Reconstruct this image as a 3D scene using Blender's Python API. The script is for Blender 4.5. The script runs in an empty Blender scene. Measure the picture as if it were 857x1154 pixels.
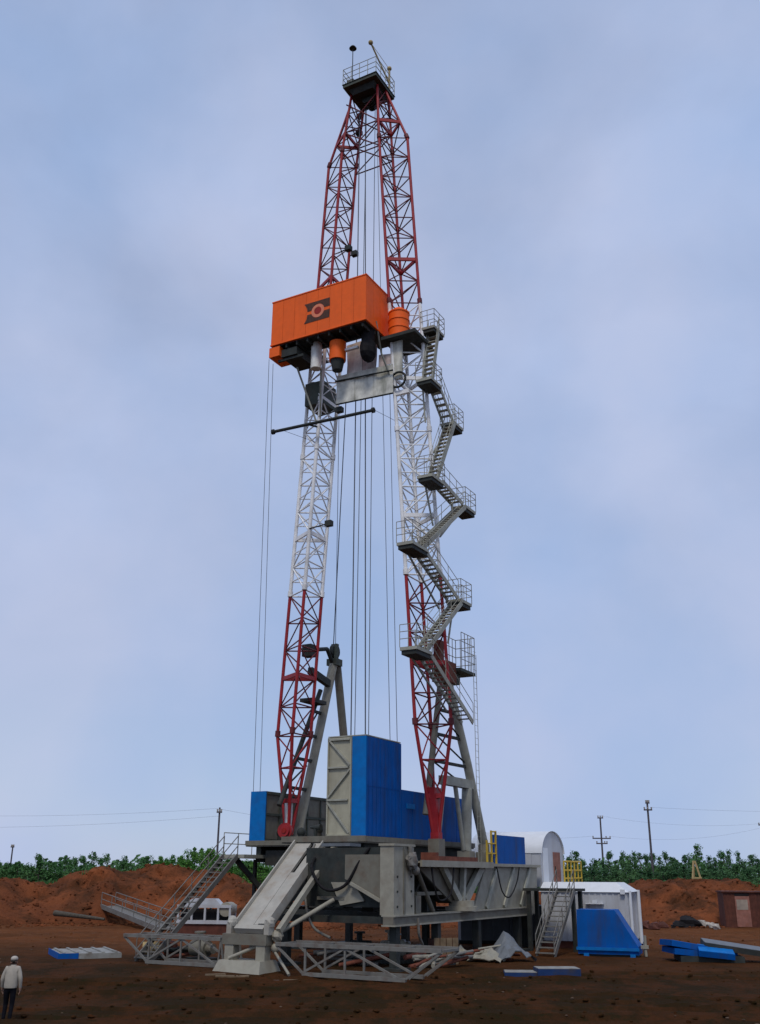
import bpy, math, random
from mathutils import Vector, Matrix, noise
random.seed(7)
R = math.radians
S = bpy.context.scene
COL = S.collection

# ------------------------------------------------------------------ camera
FPX, CX, CY, YHOR, CAMZ = 1122.0, 428.5, 577.0, 985.0, 3.8
PITCH = math.atan((YHOR - CY) / FPX)
ROLL = R(0.33)
cam = bpy.data.objects.new('camera', bpy.data.cameras.new('camera'))
COL.objects.link(cam)
cam.data.sensor_fit = 'VERTICAL'; cam.data.sensor_height = 36; cam.data.sensor_width = 36
cam.data.lens = 36 * FPX / 1154
cam.data.clip_start = 0.5; cam.data.clip_end = 9000
cam.matrix_world = (Matrix.Translation((0, 0, CAMZ)) @ Matrix.Rotation(math.pi/2 + PITCH, 4, 'X') @ Matrix.Rotation(ROLL, 4, 'Z'))
S.camera = cam
S.render.resolution_x, S.render.resolution_y = 760, 1024

# ------------------------------------------------------------------ world, sun, exposure
SUN_AZ, SUN_EL = R(190), R(56)          # compass azimuth from +Y clockwise: behind the camera, to its left
W = bpy.data.worlds.new('World'); S.world = W; W.use_nodes = True
nt = W.node_tree; nt.nodes.clear(); N = nt.nodes.new; K = nt.links.new
out = N('ShaderNodeOutputWorld'); sky = N('ShaderNodeTexSky'); sky.sky_type = 'NISHITA'; sky.sun_disc = False
sky.sun_elevation = SUN_EL; sky.sun_rotation = SUN_AZ
sky.air_density = 1.0; sky.dust_density = 0.3; sky.ozone_density = 4.0
b1 = N('ShaderNodeBackground'); b1.inputs[1].default_value = 0.09; K(sky.outputs[0], b1.inputs[0])
b2 = N('ShaderNodeBackground'); b2.inputs[1].default_value = 1.0
tc = N('ShaderNodeTexCoord'); sep = N('ShaderNodeSeparateXYZ'); K(tc.outputs['Generated'], sep.inputs[0])
ad = N('ShaderNodeMath'); ad.operation = 'ADD'; ad.inputs[1].default_value = 0.35; K(sep.outputs[2], ad.inputs[0])
mx = N('ShaderNodeMath'); mx.operation = 'MAXIMUM'; mx.inputs[1].default_value = 0.06; K(ad.outputs[0], mx.inputs[0])
dx = N('ShaderNodeMath'); dx.operation = 'DIVIDE'; K(sep.outputs[0], dx.inputs[0]); K(mx.outputs[0], dx.inputs[1])
dy = N('ShaderNodeMath'); dy.operation = 'DIVIDE'; K(sep.outputs[1], dy.inputs[0]); K(mx.outputs[0], dy.inputs[1])
cb = N('ShaderNodeCombineXYZ'); K(dx.outputs[0], cb.inputs[0]); K(dy.outputs[0], cb.inputs[1])
nz = N('ShaderNodeTexNoise'); nz.inputs['Scale'].default_value = 3.4; nz.inputs['Detail'].default_value = 7; nz.inputs['Roughness'].default_value = 0.52
nz.inputs['Distortion'].default_value = 0.25
mp = N('ShaderNodeMapping'); mp.inputs['Location'].default_value = (3.1, 7.4, 0); mp.inputs['Scale'].default_value = (1.0, 1.0, 1.5); K(tc.outputs['Generated'], mp.inputs[0]); K(mp.outputs[0], nz.inputs['Vector'])
rp = N('ShaderNodeValToRGB'); rp.color_ramp.elements[0].position = 0.30; rp.color_ramp.elements[0].color = (.74, .74, .74, 1)
rp.color_ramp.elements[1].position = 0.66; rp.color_ramp.elements[1].color = (1, 1, 1, 1); K(nz.outputs[0], rp.inputs[0])
nz2 = N('ShaderNodeTexNoise'); nz2.inputs['Scale'].default_value = 2.6; nz2.inputs['Detail'].default_value = 6; K(tc.outputs['Generated'], nz2.inputs['Vector'])
rc = N('ShaderNodeValToRGB'); rc.color_ramp.elements[0].position = .35; rc.color_ramp.elements[0].color = (.345, .462, .715, 1)
rc.color_ramp.elements[1].position = .65; rc.color_ramp.elements[1].color = (.480, .540, .735, 1); K(nz2.outputs[0], rc.inputs[0]); K(rc.outputs[0], b2.inputs[0])
ms = N('ShaderNodeMixShader'); K(rp.outputs[0], ms.inputs[0]); K(b1.outputs[0], ms.inputs[1]); K(b2.outputs[0], ms.inputs[2]); K(ms.outputs[0], out.inputs[0])

sun = bpy.data.objects.new('sun', bpy.data.lights.new('sun', 'SUN')); COL.objects.link(sun)
sun.data.energy = 1.5; sun.data.angle = R(12); sun.data.color = (1.0, 0.93, 0.83)
sd = Vector((math.sin(SUN_AZ)*math.cos(SUN_EL), math.cos(SUN_AZ)*math.cos(SUN_EL), math.sin(SUN_EL)))
sun.rotation_euler = sd.to_track_quat('Z', 'Y').to_euler()
vs = S.view_settings; vs.view_transform = 'Standard'; vs.look = 'None'; vs.exposure = 0.08; vs.gamma = 1.0; vs.use_curve_mapping = False

# ------------------------------------------------------------------ pixel -> place helpers (857 x 1154 photograph)
RIGA = R(29)                                             # heading of the rig's long axis u, right of straight ahead
UX = Vector((math.sin(RIGA), math.cos(RIGA), 0)); VX = Vector((-math.cos(RIGA), math.sin(RIGA), 0))
O = Vector((-0.978, 54.0, 0)); RIGROT = math.pi/2 - RIGA  # foot of the well centre line
CW = Vector((0, 0, CAMZ))
def ray(x, y):
    dx_, dy_ = x - CX, y - CY
    a = (dx_*math.cos(ROLL) + dy_*math.sin(ROLL))/FPX; b = -(dy_*math.cos(ROLL) - dx_*math.sin(ROLL))/FPX
    return Vector((a, math.cos(PITCH) - b*math.sin(PITCH), math.sin(PITCH) + b*math.cos(PITCH)))
def ground(x, y, z=0.0):
    r = ray(x, y); return CW + r*((z - CAMZ)/r.z)
def atY(x, y, Y):
    r = ray(x, y); return CW + r*(Y/r.y)
def uvz(p):
    d = p - O; return Vector((d.dot(UX), d.dot(VX), p.z))
def onu(x, y, uu):
    r = ray(x, y); return uvz(CW + r*((O + UX*uu - CW).dot(UX)/r.dot(UX)))
def onv(x, y, vv):
    r = ray(x, y); return uvz(CW + r*((O + VX*vv - CW).dot(VX)/r.dot(VX)))

# ------------------------------------------------------------------ materials
MATS = {}
def mat(name, col, rough=.6, metal=0., var=.12, scale=3., dirt=None, damt=.0, dscale=1.2, bump=.0, bscale=30., spec=.3, streak=False):
    if name in MATS: return MATS[name]
    m = bpy.data.materials.new(name); m.use_nodes = True; t = m.node_tree; n = t.nodes.new; k = t.links.new
    bs = t.nodes['Principled BSDF']; bs.inputs['Roughness'].default_value = rough; bs.inputs['Metallic'].default_value = metal
    bs.inputs['Specular IOR Level'].default_value = spec
    tc = n('ShaderNodeTexCoord')
    nn = n('ShaderNodeTexNoise'); nn.inputs['Scale'].default_value = scale; nn.inputs['Detail'].default_value = 6; k(tc.outputs['Object'], nn.inputs['Vector'])
    r = n('ShaderNodeValToRGB'); r.color_ramp.elements[0].position = .3; r.color_ramp.elements[1].position = .7
    r.color_ramp.elements[0].color = (*[c*(1-var) for c in col], 1); r.color_ramp.elements[1].color = (*[min(1, c*(1+var)) for c in col], 1)
    k(nn.outputs[0], r.inputs[0]); last = r.outputs[0]
    if dirt:
        d = n('ShaderNodeTexNoise'); d.inputs['Scale'].default_value = dscale; d.inputs['Detail'].default_value = 8; d.inputs['Roughness'].default_value = .65
        if streak:
            mpn = n('ShaderNodeMapping'); mpn.inputs['Scale'].default_value = (1, 1, .18); k(tc.outputs['Object'], mpn.inputs[0]); k(mpn.outputs[0], d.inputs['Vector'])
        else: k(tc.outputs['Object'], d.inputs['Vector'])
        dr = n('ShaderNodeValToRGB'); dr.color_ramp.elements[0].position = .48; dr.color_ramp.elements[1].position = .72
        dr.color_ramp.elements[0].color = (0, 0, 0, 1); dr.color_ramp.elements[1].color = (damt, damt, damt, 1); k(d.outputs[0], dr.inputs[0])
        mixn = n('ShaderNodeMix'); mixn.data_type = 'RGBA'; k(dr.outputs[0], mixn.inputs['Factor']); k(last, mixn.inputs['A']); mixn.inputs['B'].default_value = (*dirt, 1)
        last = mixn.outputs['Result']
    k(last, bs.inputs['Base Color'])
    if bump:
        bn = n('ShaderNodeTexNoise'); bn.inputs['Scale'].default_value = bscale; bn.inputs['Detail'].default_value = 5; k(tc.outputs['Object'], bn.inputs['Vector'])
        bp = n('ShaderNodeBump'); bp.inputs['Strength'].default_value = bump; bp.inputs['Distance'].default_value = .05; k(bn.outputs[0], bp.inputs['Height']); k(bp.outputs[0], bs.inputs['Normal'])
    MATS[name] = m; return m
RUST = (.10, .045, .022); MUD = (.09, .065, .045)
mat('red', (.33, .020, .024), .5, dirt=(.10, .02, .02), damt=.6)
mat('white', (.84, .83, .82), .5, var=.06, dirt=(.33, .31, .28), damt=.6, dscale=.8)
mat('whitebrace', (.84, .84, .83), .55, var=.08, dirt=(.35, .35, .33), damt=.5)
mat('shadedred', (.13, .022, .026), .6, var=.3)  # red paint darkened: the shadow among the leg braces is put into the colour
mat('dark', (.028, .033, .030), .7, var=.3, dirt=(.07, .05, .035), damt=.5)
mat('green', (.060, .072, .058), .7, var=.2, dirt=MUD, damt=.5)
mat('grey', (.165, .155, .122), .6, var=.12, dirt=RUST, damt=.45, dscale=1.6)
mat('lightgrey', (.30, .283, .225), .6, var=.1, dirt=(.16, .12, .085), damt=.5, dscale=1.3)
mat('stairgrey', (.34, .338, .28), .6, var=.15, dirt=RUST, damt=.4)
mat('ramp', (.37, .35, .30), .65, var=.12, dirt=(.20, .145, .10), damt=.7, dscale=1.5)
mat('trussgrey', (.165, .160, .143), .6, var=.15, dirt=RUST, damt=.5, dscale=2.5)
mat('booth', (.39, .37, .275), .65, var=.08, dirt=(.17, .15, .11), damt=.5, streak=True)
mat('blue', (.000, .080, .33), .6, spec=.12, var=.14, scale=1.2, dirt=(.030, .050, .12), damt=.75, dscale=1.5, streak=True)
mat('bluelight', (.003, .15, .46), .6, spec=.12, var=.1, dirt=(.02, .09, .28), damt=.5)
mat('orange', (.90, .125, .006), .6, var=.05, dirt=(.62, .09, .010), damt=.45, dscale=.7, streak=True)
mat('emblemdark', (.075, .028, .014), .6, var=.3, scale=6)
mat('emblemring', (.72, .22, .12), .6)
mat('emblemred', (.30, .015, .010), .6)
mat('tarp', (.60, .59, .52), .75, var=.3, scale=2., dirt=(.13, .14, .09), damt=.85, dscale=1.1, streak=True)
mat('paletarp', (.76, .75, .70), .75, var=.2, scale=2., dirt=(.30, .25, .21), damt=.8, dscale=1.4, streak=True)
mat('pinktarp', (.52, .43, .40), .75, var=.3, scale=3., dirt=(.12, .11, .09), damt=.8, dscale=1.5, streak=True)
mat('rope', (.11, .12, .14), .5, metal=.3)
mat('shed', (.46, .475, .50), .5, var=.05, dirt=(.30, .27, .25), damt=.5, dscale=.7, streak=True)
mat('roof', (.66, .68, .70), .45, var=.03, dirt=(.5, .5, .5), damt=.3)
mat('rustdoor', (.26, .115, .085), .7, var=.2, dirt=(.22, .08, .05), damt=.8, dscale=2)
mat('brown', (.10, .032, .020), .75, var=.25, dirt=(.04, .018, .014), damt=.6, streak=True)
mat('paleposter', (.30, .25, .20), .8, var=.2)
mat('yellow', (.50, .34, .035), .55, var=.15, dirt=RUST, damt=.4)
mat('wood', (.40, .30, .14), .8, var=.2, dirt=(.2, .14, .07), damt=.5)
mat('pole', (.085, .075, .085), .8, var=.2)
mat('tank', (.135, .150, .165), .6, var=.1, dirt=(.09, .08, .075), damt=.5, streak=True)
mat('rustrail', (.16, .05, .03), .8, var=.3)
mat('rubble', (.40, .36, .31), .85, var=.3, bump=.4, bscale=8)
mat('black', (.012, .011, .012), .8, var=.3, spec=.2)
mat('jacket', (.35, .315, .26), .85, var=.12, scale=8, dirt=(.28, .27, .24), damt=.4, dscale=9)
mat('trousers', (.008, .008, .011), .95, spec=.05, var=.3, scale=8)
mat('skin', (.38, .22, .16), .6, var=.1)
mat('cap', (.40, .36, .31), .85, var=.1, scale=8)
mat('capband', (.03, .025, .02), .85)
mat('bark', (.075, .065, .05), .9, var=.3, scale=6)

def soil(name, c1, c2, c3, s1, s2, bump, near=None, c3r=(.50, .68)):
    m = bpy.data.materials.new(name); m.use_nodes = True; t = m.node_tree; n = t.nodes.new; k = t.links.new
    bs = t.nodes['Principled BSDF']; bs.inputs['Roughness'].default_value = .95; bs.inputs['Specular IOR Level'].default_value = .04
    tc = n('ShaderNodeTexCoord')
    def nse(sc, det=8, ro=.6, mapping=None):
        a = n('ShaderNodeTexNoise'); a.inputs['Scale'].default_value = sc; a.inputs['Detail'].default_value = det; a.inputs['Roughness'].default_value = ro
        if mapping:
            q = n('ShaderNodeMapping'); q.inputs['Scale'].default_value = mapping; k(tc.outputs['Object'], q.inputs[0]); k(q.outputs[0], a.inputs['Vector'])
        else: k(tc.outputs['Object'], a.inputs['Vector'])
        return a
    def ramp(src, p0, p1):
        r = n('ShaderNodeMapRange'); r.inputs['From Min'].default_value = p0; r.inputs['From Max'].default_value = p1; k(src, r.inputs['Value']); return r.outputs[0]
    def mixc(fac, a, b):
        x = n('ShaderNodeMix'); x.data_type = 'RGBA'; k(fac, x.inputs['Factor'])
        for s, v in (('A', a), ('B', b)):
            if isinstance(v, tuple): x.inputs[s].default_value = (*v, 1)
            else: k(v, x.inputs[s])
        return x.outputs['Result']
    a = nse(s1); b = nse(s2, 10, .7)
    c = mixc(ramp(a.outputs[0], .38, .62), c1, c2)
    c = mixc(ramp(b.outputs[0], *c3r), c, c3)
    if near:                                   # dark trampled topsoil of the yard, an uneven patch of its own
        sp = n('ShaderNodeSeparateXYZ'); k(tc.outputs['Object'], sp.inputs[0])
        e = nse(.09, 6, .6)
        q = n('ShaderNodeMath'); q.operation = 'MULTIPLY_ADD'; k(e.outputs[0], q.inputs[0]); q.inputs[1].default_value = 46.0; k(sp.outputs[1], q.inputs[2])
        f = ramp(q.outputs[0], 66, 90)
        d = nse(.42, 9, .72, (1.0, .55, 1)); d2 = nse(3.0, 8, .7)
        dk = mixc(ramp(d.outputs[0], .45, .57), near[0], near[1])
        dk = mixc(ramp(d2.outputs[0], .52, .70), dk, near[2])
        c = mixc(f, dk, c)
    k(c, bs.inputs['Base Color'])
    h = nse(2.2, 10, .7); hb = n('ShaderNodeBump'); hb.inputs['Strength'].default_value = bump; hb.inputs['Distance'].default_value = .35
    k(h.outputs[0], hb.inputs['Height']); k(hb.outputs[0], bs.inputs['Normal'])
    MATS[name] = m
soil('groundsoil', (.150, .052, .018), (.100, .038, .014), (.17, .072, .030), .22, 1.1, .7,
     near=((.030, .0165, .0062), (.062, .024, .0090), (.019, .0175, .0060)))
soil('moundsoil', (.255, .080, .031), (.155, .052, .023), (.080, .033, .016), .13, .30, 1.0, c3r=(.45, .61))

def leafmat(name, a, b):
    m = bpy.data.materials.new(name); m.use_nodes = True; t = m.node_tree; n = t.nodes.new; k = t.links.new
    bs = t.nodes['Principled BSDF']; bs.inputs['Roughness'].default_value = .7; bs.inputs['Specular IOR Level'].default_value = .2
    tc = n('ShaderNodeTexCoord'); x = n('ShaderNodeTexNoise'); x.inputs['Scale'].default_value = 1.4; x.inputs['Detail'].default_value = 6; k(tc.outputs['Object'], x.inputs['Vector'])
    oi = n('ShaderNodeObjectInfo'); ad = n('ShaderNodeMath'); ad.operation = 'MULTIPLY_ADD'; k(oi.outputs['Random'], ad.inputs[0]); ad.inputs[1].default_value = .3; k(x.outputs[0], ad.inputs[2])
    r = n('ShaderNodeValToRGB'); r.color_ramp.elements[0].position = .4; r.color_ramp.elements[0].color = (*a, 1); r.color_ramp.elements[1].position = .9; r.color_ramp.elements[1].color = (*b, 1)
    k(ad.outputs[0], r.inputs[0]); k(r.outputs[0], bs.inputs['Base Color'])
    MATS[name] = m
leafmat('leafdark', (.032, .092, .036), (.080, .170, .062))
leafmat('leafmid', (.040, .120, .034), (.092, .195, .058))
leafmat('leafbright', (.045, .150, .020), (.100, .215, .040))

# ------------------------------------------------------------------ mesh builder
class MB:
    def __init__(s): s.v = []; s.f = []; s.smooth = []
    def add(s, vs_, fs, sm=False):
        o = len(s.v); s.v += [tuple(p) for p in vs_]
        for f in fs: s.f.append([i+o for i in f]); s.smooth.append(sm)
        return s
    def box(s, a, b):
        x0, x1 = sorted((a[0], b[0])); y0, y1 = sorted((a[1], b[1])); z0, z1 = sorted((a[2], b[2]))
        return s.add([(x0,y0,z0),(x1,y0,z0),(x1,y1,z0),(x0,y1,z0),(x0,y0,z1),(x1,y0,z1),(x1,y1,z1),(x0,y1,z1)],
              [(0,3,2,1),(4,5,6,7),(0,1,5,4),(1,2,6,5),(2,3,7,6),(3,0,4,7)])
    def beam(s, p, q, w, h, up=(0,0,1)):
        p = Vector(p); q = Vector(q); d = (q-p).normalized(); u_ = Vector(up)
        if abs(d.dot(u_)) > .98: u_ = Vector((1,0,0))
        sx = d.cross(u_).normalized()*(w/2); sz = sx.cross(d).normalized()*(h/2)
        vv = [p-sx-sz, p+sx-sz, p+sx+sz, p-sx+sz, q-sx-sz, q+sx-sz, q+sx+sz, q-sx+sz]
        return s.add(vv, [(3,2,1,0),(4,5,6,7),(0,1,5,4),(1,2,6,5),(2,3,7,6),(3,0,4,7)])
    def tube(s, p, q, r, n=8, r2=None):
        p = Vector(p); q = Vector(q); d = (q-p)
        if d.length < 1e-6: return s
        d.normalize(); a = d.orthogonal().normalized(); b = d.cross(a); r2 = r if r2 is None else r2
        vv = [p + (a*math.cos(2*math.pi*i/n) + b*math.sin(2*math.pi*i/n))*r for i in range(n)] + [q + (a*math.cos(2*math.pi*i/n) + b*math.sin(2*math.pi*i/n))*r2 for i in range(n)]
        s.add(vv, [(i, (i+1) % n, n+(i+1) % n, n+i) for i in range(n)], n > 5)
        return s.add(vv, [tuple(range(n-1, -1, -1)), tuple(range(n, 2*n))])
    def path(s, pts, r, n=6):
        for a, b in zip(pts, pts[1:]): s.tube(a, b, r, n)
        return s
    def prism(s, poly, thick):
        """poly: planar points; extruded by vector thick"""
        t = Vector(thick); n = len(poly); vv = [Vector(p) for p in poly] + [Vector(p)+t for p in poly]
        return s.add(vv, [tuple(range(n-1, -1, -1)), tuple(range(n, 2*n))] + [(i, (i+1) % n, n+(i+1) % n, n+i) for i in range(n)])
    def ball(s, c, r, n=8, m=6, sq=(1,1,1), jit=0.):
        c = Vector(c); vv = []; 
        for j in range(1, m):
            for i in range(n):
                th = math.pi*j/m; ph = 2*math.pi*i/n; k = 1 + random.uniform(-jit, jit)
                vv.append(c + Vector((math.sin(th)*math.cos(ph)*sq[0], math.sin(th)*math.sin(ph)*sq[1], math.cos(th)*sq[2]))*r*k)
        vv += [c+Vector((0,0,r*sq[2])), c-Vector((0,0,r*sq[2]))]; t = len(vv)-2
        fs = [(j*n+i, (j+1)*n+i, (j+1)*n+(i+1) % n, j*n+(i+1) % n) for j in range(m-2) for i in range(n)]
        fs += [(t, i, (i+1) % n) for i in range(n)] + [(t+1, (m-2)*n+(i+1) % n, (m-2)*n+i) for i in range(n)]
        return s.add(vv, fs, jit == 0)
    def mesh(s, name, material, off=(0,0,0)):
        me = bpy.data.meshes.new(name); o = Vector(off)
        me.from_pydata([tuple(Vector(p)-o) for p in s.v], [], s.f)
        me.polygons.foreach_set('use_smooth', s.smooth)
        me.materials.append(MATS[material]); me.update(); return me
def link(name, data, parent=None, loc=None, rot=None):
    o = bpy.data.objects.new(name, data); COL.objects.link(o)
    if parent: o.parent = parent
    if loc is not None: o.location = loc
    if rot is not None: o.rotation_euler = rot
    return o
def tag(o, label=None, cat=None, group=None, kind=None):
    if label: o['label'] = label
    if cat: o['category'] = cat
    if group: o['group'] = group
    if kind: o['kind'] = kind
    return o
class Thing:
    """an Empty at the thing's base; parts given in a frame (rig or own) relative to the frame origin"""
    def __init__(s, name, label, cat, base=(0,0,0), group=None, rig=True, rotz=0.):
        s.base = Vector(base) if rig else Vector((0,0,0))
        if rig: loc = O + UX*base[0] + VX*base[1] + Vector((0,0,base[2])); rz = RIGROT
        else: loc = Vector(base); rz = rotz
        s.e = link(name, None, loc=loc, rot=(0,0,rz)); s.e.empty_display_size = .3
        tag(s.e, label, cat, group)
    def part(s, name, mb, m, parent=None, label=None):
        o = link(name, mb.mesh(name, m, s.base), parent or s.e)
        if label: o['label'] = label
        return o
    def inst(s, name, me, loc, parent=None, rot=None):
        return link(name, me, parent or s.e, Vector(loc)-s.base, rot)

# ------------------------------------------------------------------ ground, mounds
def fbm(x, y, s, o=5): return noise.fractal(Vector((x*s, y*s, .37)), 1.0, 2.1, o)
RUTS = [(41.0, .10, .6, .0), (43.0, .10, .6, .0), (36.2, -.16, .9, 1.0), (38.2, -.16, .9, 1.0), (32.0, .05, .5, 2.0), (33.9, .05, .5, 2.0), (66.0, -.05, .8, .4), (68.0, -.05, .8, .4)]
def rut(x, y):
    r = 0.
    for (y0, sl, am, ph) in RUTS:
        d = y - (y0 + sl*x + am*math.sin(x*.16+ph)); r += -.13*math.exp(-(d/.26)**2) + .07*math.exp(-((abs(d)-.52)/.2)**2)
    return r
def gz(x, y):
    near = max(0., min(1., (46-y)/14.0)); k = 1.0 if y < 150 else .3
    return -.16*near*(1 if y > 0 else 1) + k*(.06*fbm(x, y, .22) + .05*fbm(x+9, y, .9, 5))*(0.55 if 44 < y < 70 and abs(x) < 18 else 1) + (rut(x, y) if 28 < y < 46 or 64 < y < 72 else 0)
def axis(spec):
    r = []
    for a, b, st in spec:
        n = max(1, int(round((b-a)/st)))
        r += [a + (b-a)*i/n for i in range(n)]
    return r + [spec[-1][1]]
gx = axis([(-4000,-400,900),(-400,-60,40),(-60,-26,2.0),(-26,30,.35),(30,60,2.0),(60,400,40),(400,4000,900)])
gy = axis([(-300,0,50),(0,22,2.0),(22,62,.35),(62,100,.9),(100,160,6),(160,600,80),(600,6000,900)])
g = MB(); nx = len(gx)
gv = [(x, y, gz(x, y)) for y in gy for x in gx]
g.add(gv, [(j*nx+i, j*nx+i+1, (j+1)*nx+i+1, (j+1)*nx+i) for j in range(len(gy)-1) for i in range(nx-1)], True)
tag(link('ground', g.mesh('ground', 'groundsoil')), kind='structure')

# top line of the spoil banks, photo pixel x -> (top pixel y, front toe distance, crest distance)
PROF = [(-700,990,92,100),(-200,992,86,96),(-60,994,80,92),(0,990,82,92),(35,996,84,95),(60,994,86,96),(85,986,86,95),(112,978,86,94),(150,983,88,96),(190,980,88,98),(225,984,88,97),
        (262,990,86,96),(300,1004,84,93),(340,1012,82,92),(400,1014,82,92),(470,1013,84,92),(560,1014,88,97),(640,1008,90,99),(700,1001,92,101),(730,997,90,100),(770,994,88,98),(800,995,88,97),(840,997,90,99),(900,994,90,100),(1200,990,94,104),(1700,992,94,104)]
def prof(px):
    for a, b in zip(PROF, PROF[1:]):
        if a[0] <= px <= b[0]:
            t = (px-a[0])/(b[0]-a[0]); t = t*t*(3-2*t)
            return [a[i]+(b[i]-a[i])*t for i in range(1, 4)]
    return list(PROF[-1][1:])
def bank(name, px0, px1, npx):
    m = MB(); cols = []; rows = 34
    for i in range(npx+1):
        px = px0 + (px1-px0)*i/npx; ty, toe, cr = prof(px)
        top = atY(px, ty, cr); X = top.x/cr
        for j in range(rows+1):
            t = j/rows; d = toe - 1.5 + (cr+9-toe+1.5)*t
            s_ = (d-toe)/(cr-toe)
            if s_ < 0: h = -.25 + s_*0
            elif s_ < 1: h = top.z*(min(1, s_*1.15)**.75)*(.93+.07*s_)
            else: h = top.z*max(0., 1-((d-cr)/9)**2)*1.0 - (.25 if d > cr+8.9 else 0)
            x = X*d
            if 0 <= s_: h += (.75*fbm(x, d, .20, 5)+.34*abs(fbm(x+40, d, .6, 5))+.16*fbm(x, d+9, 2.0, 4))*min(1, s_*2.2)*min(1, max(0, (cr+9-d)/3))
            yo = 1.5*fbm(x*1.3, h*1.5+d*.3, .35, 5)*min(1, max(0, s_)*2)
            cols.append((x, d+yo, max(h, -.3)))
    m.add(cols, [(i*(rows+1)+j, (i+1)*(rows+1)+j, (i+1)*(rows+1)+j+1, i*(rows+1)+j+1) for i in range(npx) for j in range(rows)], True)
    return tag(link(name, m.mesh(name, 'moundsoil')), kind='structure')
BANK = bank('dirt_mound', -700, 1500, 620)

# clods and stones lying about
m = MB()
for i in range(800):
    y = 26 + 52*random.random()**1.3; x = random.uniform(-.46, .46)*y
    r = random.uniform(.015, .05)*(1.6 if random.random() < .07 else 1)
    m.ball((x, y, gz(x, y)+r*.25), r, 5, 4, (1.2, 1, .65), .3)
for i in range(320):
    y0, sl, am, ph = random.choice(RUTS); x = random.uniform(-.45, .45)*y0; y = y0 + sl*x + am*math.sin(x*.16+ph) + random.choice((-1, 1))*random.uniform(.3, .8); r = random.uniform(.03, .09)
    m.ball((x, y, gz(x, y)+r*.3), r, 5, 4, (1.2, 1, .7), .3)
tag(link('soil_clods', m.mesh('soil_clods', 'groundsoil')), 'loose soil clods scattered across the bare yard', 'soil', kind='stuff')
m = MB(); bv = [v_.co for v_ in BANK.data.vertices if v_.co.z > -.1 and abs(v_.co.x) < 55 and v_.co.y < 101]
for i in range(2200):
    p = random.choice(bv) + Vector((random.uniform(-.15, .15), random.uniform(-.2, .1), 0)); r = random.uniform(.04, .13)*(2.0 if random.random() < .06 else 1)
    m.ball((p.x, p.y, p.z+r*.15), r, 5, 4, (1.2, 1, .75), .35)
for i in range(900):
    px = random.uniform(-60, 920); ty, toe, cr = prof(px); d = toe - random.uniform(.2, 5)**1.0; p = atY(px, 1000, d); r = random.uniform(.04, .15)
    m.ball((p.x, d, gz(p.x, d)+r*.2), r, 5, 4, (1.2, 1, .7), .3)
tag(link('mound_clods', m.mesh('mound_clods', 'moundsoil')), 'rust coloured clods fallen along the foot of the spoil bank', 'soil', kind='stuff')

# ================================================================== THE MAST
def vf(z): return 3.75 - .0622*(z-11)                    # distance of a leg's inner chords from the centre line
ZB, ZT, ZK, ZC = 5.75, 11.0, 48.8, 53.34                  # base, full section, shoulder, crown
HS = .92; AP = 1.60
def chord(k, z, s):
    """k 0,1 inner chords (near, far), 2 outer chord; s=+1 left leg, -1 right leg"""
    a = [(-HS, vf(z)), (HS, vf(z)), (0., vf(z)+AP)][k]
    if z < ZT:
        t = (ZT-z)/(ZT-ZB); c = (0., 4.42); w = .13
        b = [(-w, c[1]-w), (w, c[1]-w), (0., c[1]+w)][k]
        e = [(-HS, vf(ZT)), (HS, vf(ZT)), (0., vf(ZT)+AP)][k]
        a = (e[0]+(b[0]-e[0])*t, e[1]+(b[1]-e[1])*t)
    if z > ZK:
        t = (z-ZK)/(ZC-ZK)
        if k == 2: a = (0., vf(z)+AP*(1-t)+.25*t)
        else: a = (a[0]*(1-.12*t), a[1]-(.30 if s > 0 else -.05)*t)
    return Vector((a[0], s*a[1], z))
mast = Thing('derrick_mast', 'tall red and white two legged lattice drilling mast standing over the whole site', 'drilling mast', (0, 0, 5.4))
SECT = [('red', 'red', ZB, ZT, 3), ('red', 'shadedred', ZT, 19.0, 5), ('white', 'whitebrace', 19.0, 27.6, 5), ('white', 'whitebrace', 27.6, 36.2, 5), ('red', 'shadedred', 36.2, ZK, 8), ('red', 'shadedred', ZK, ZC, 3)]
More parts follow.
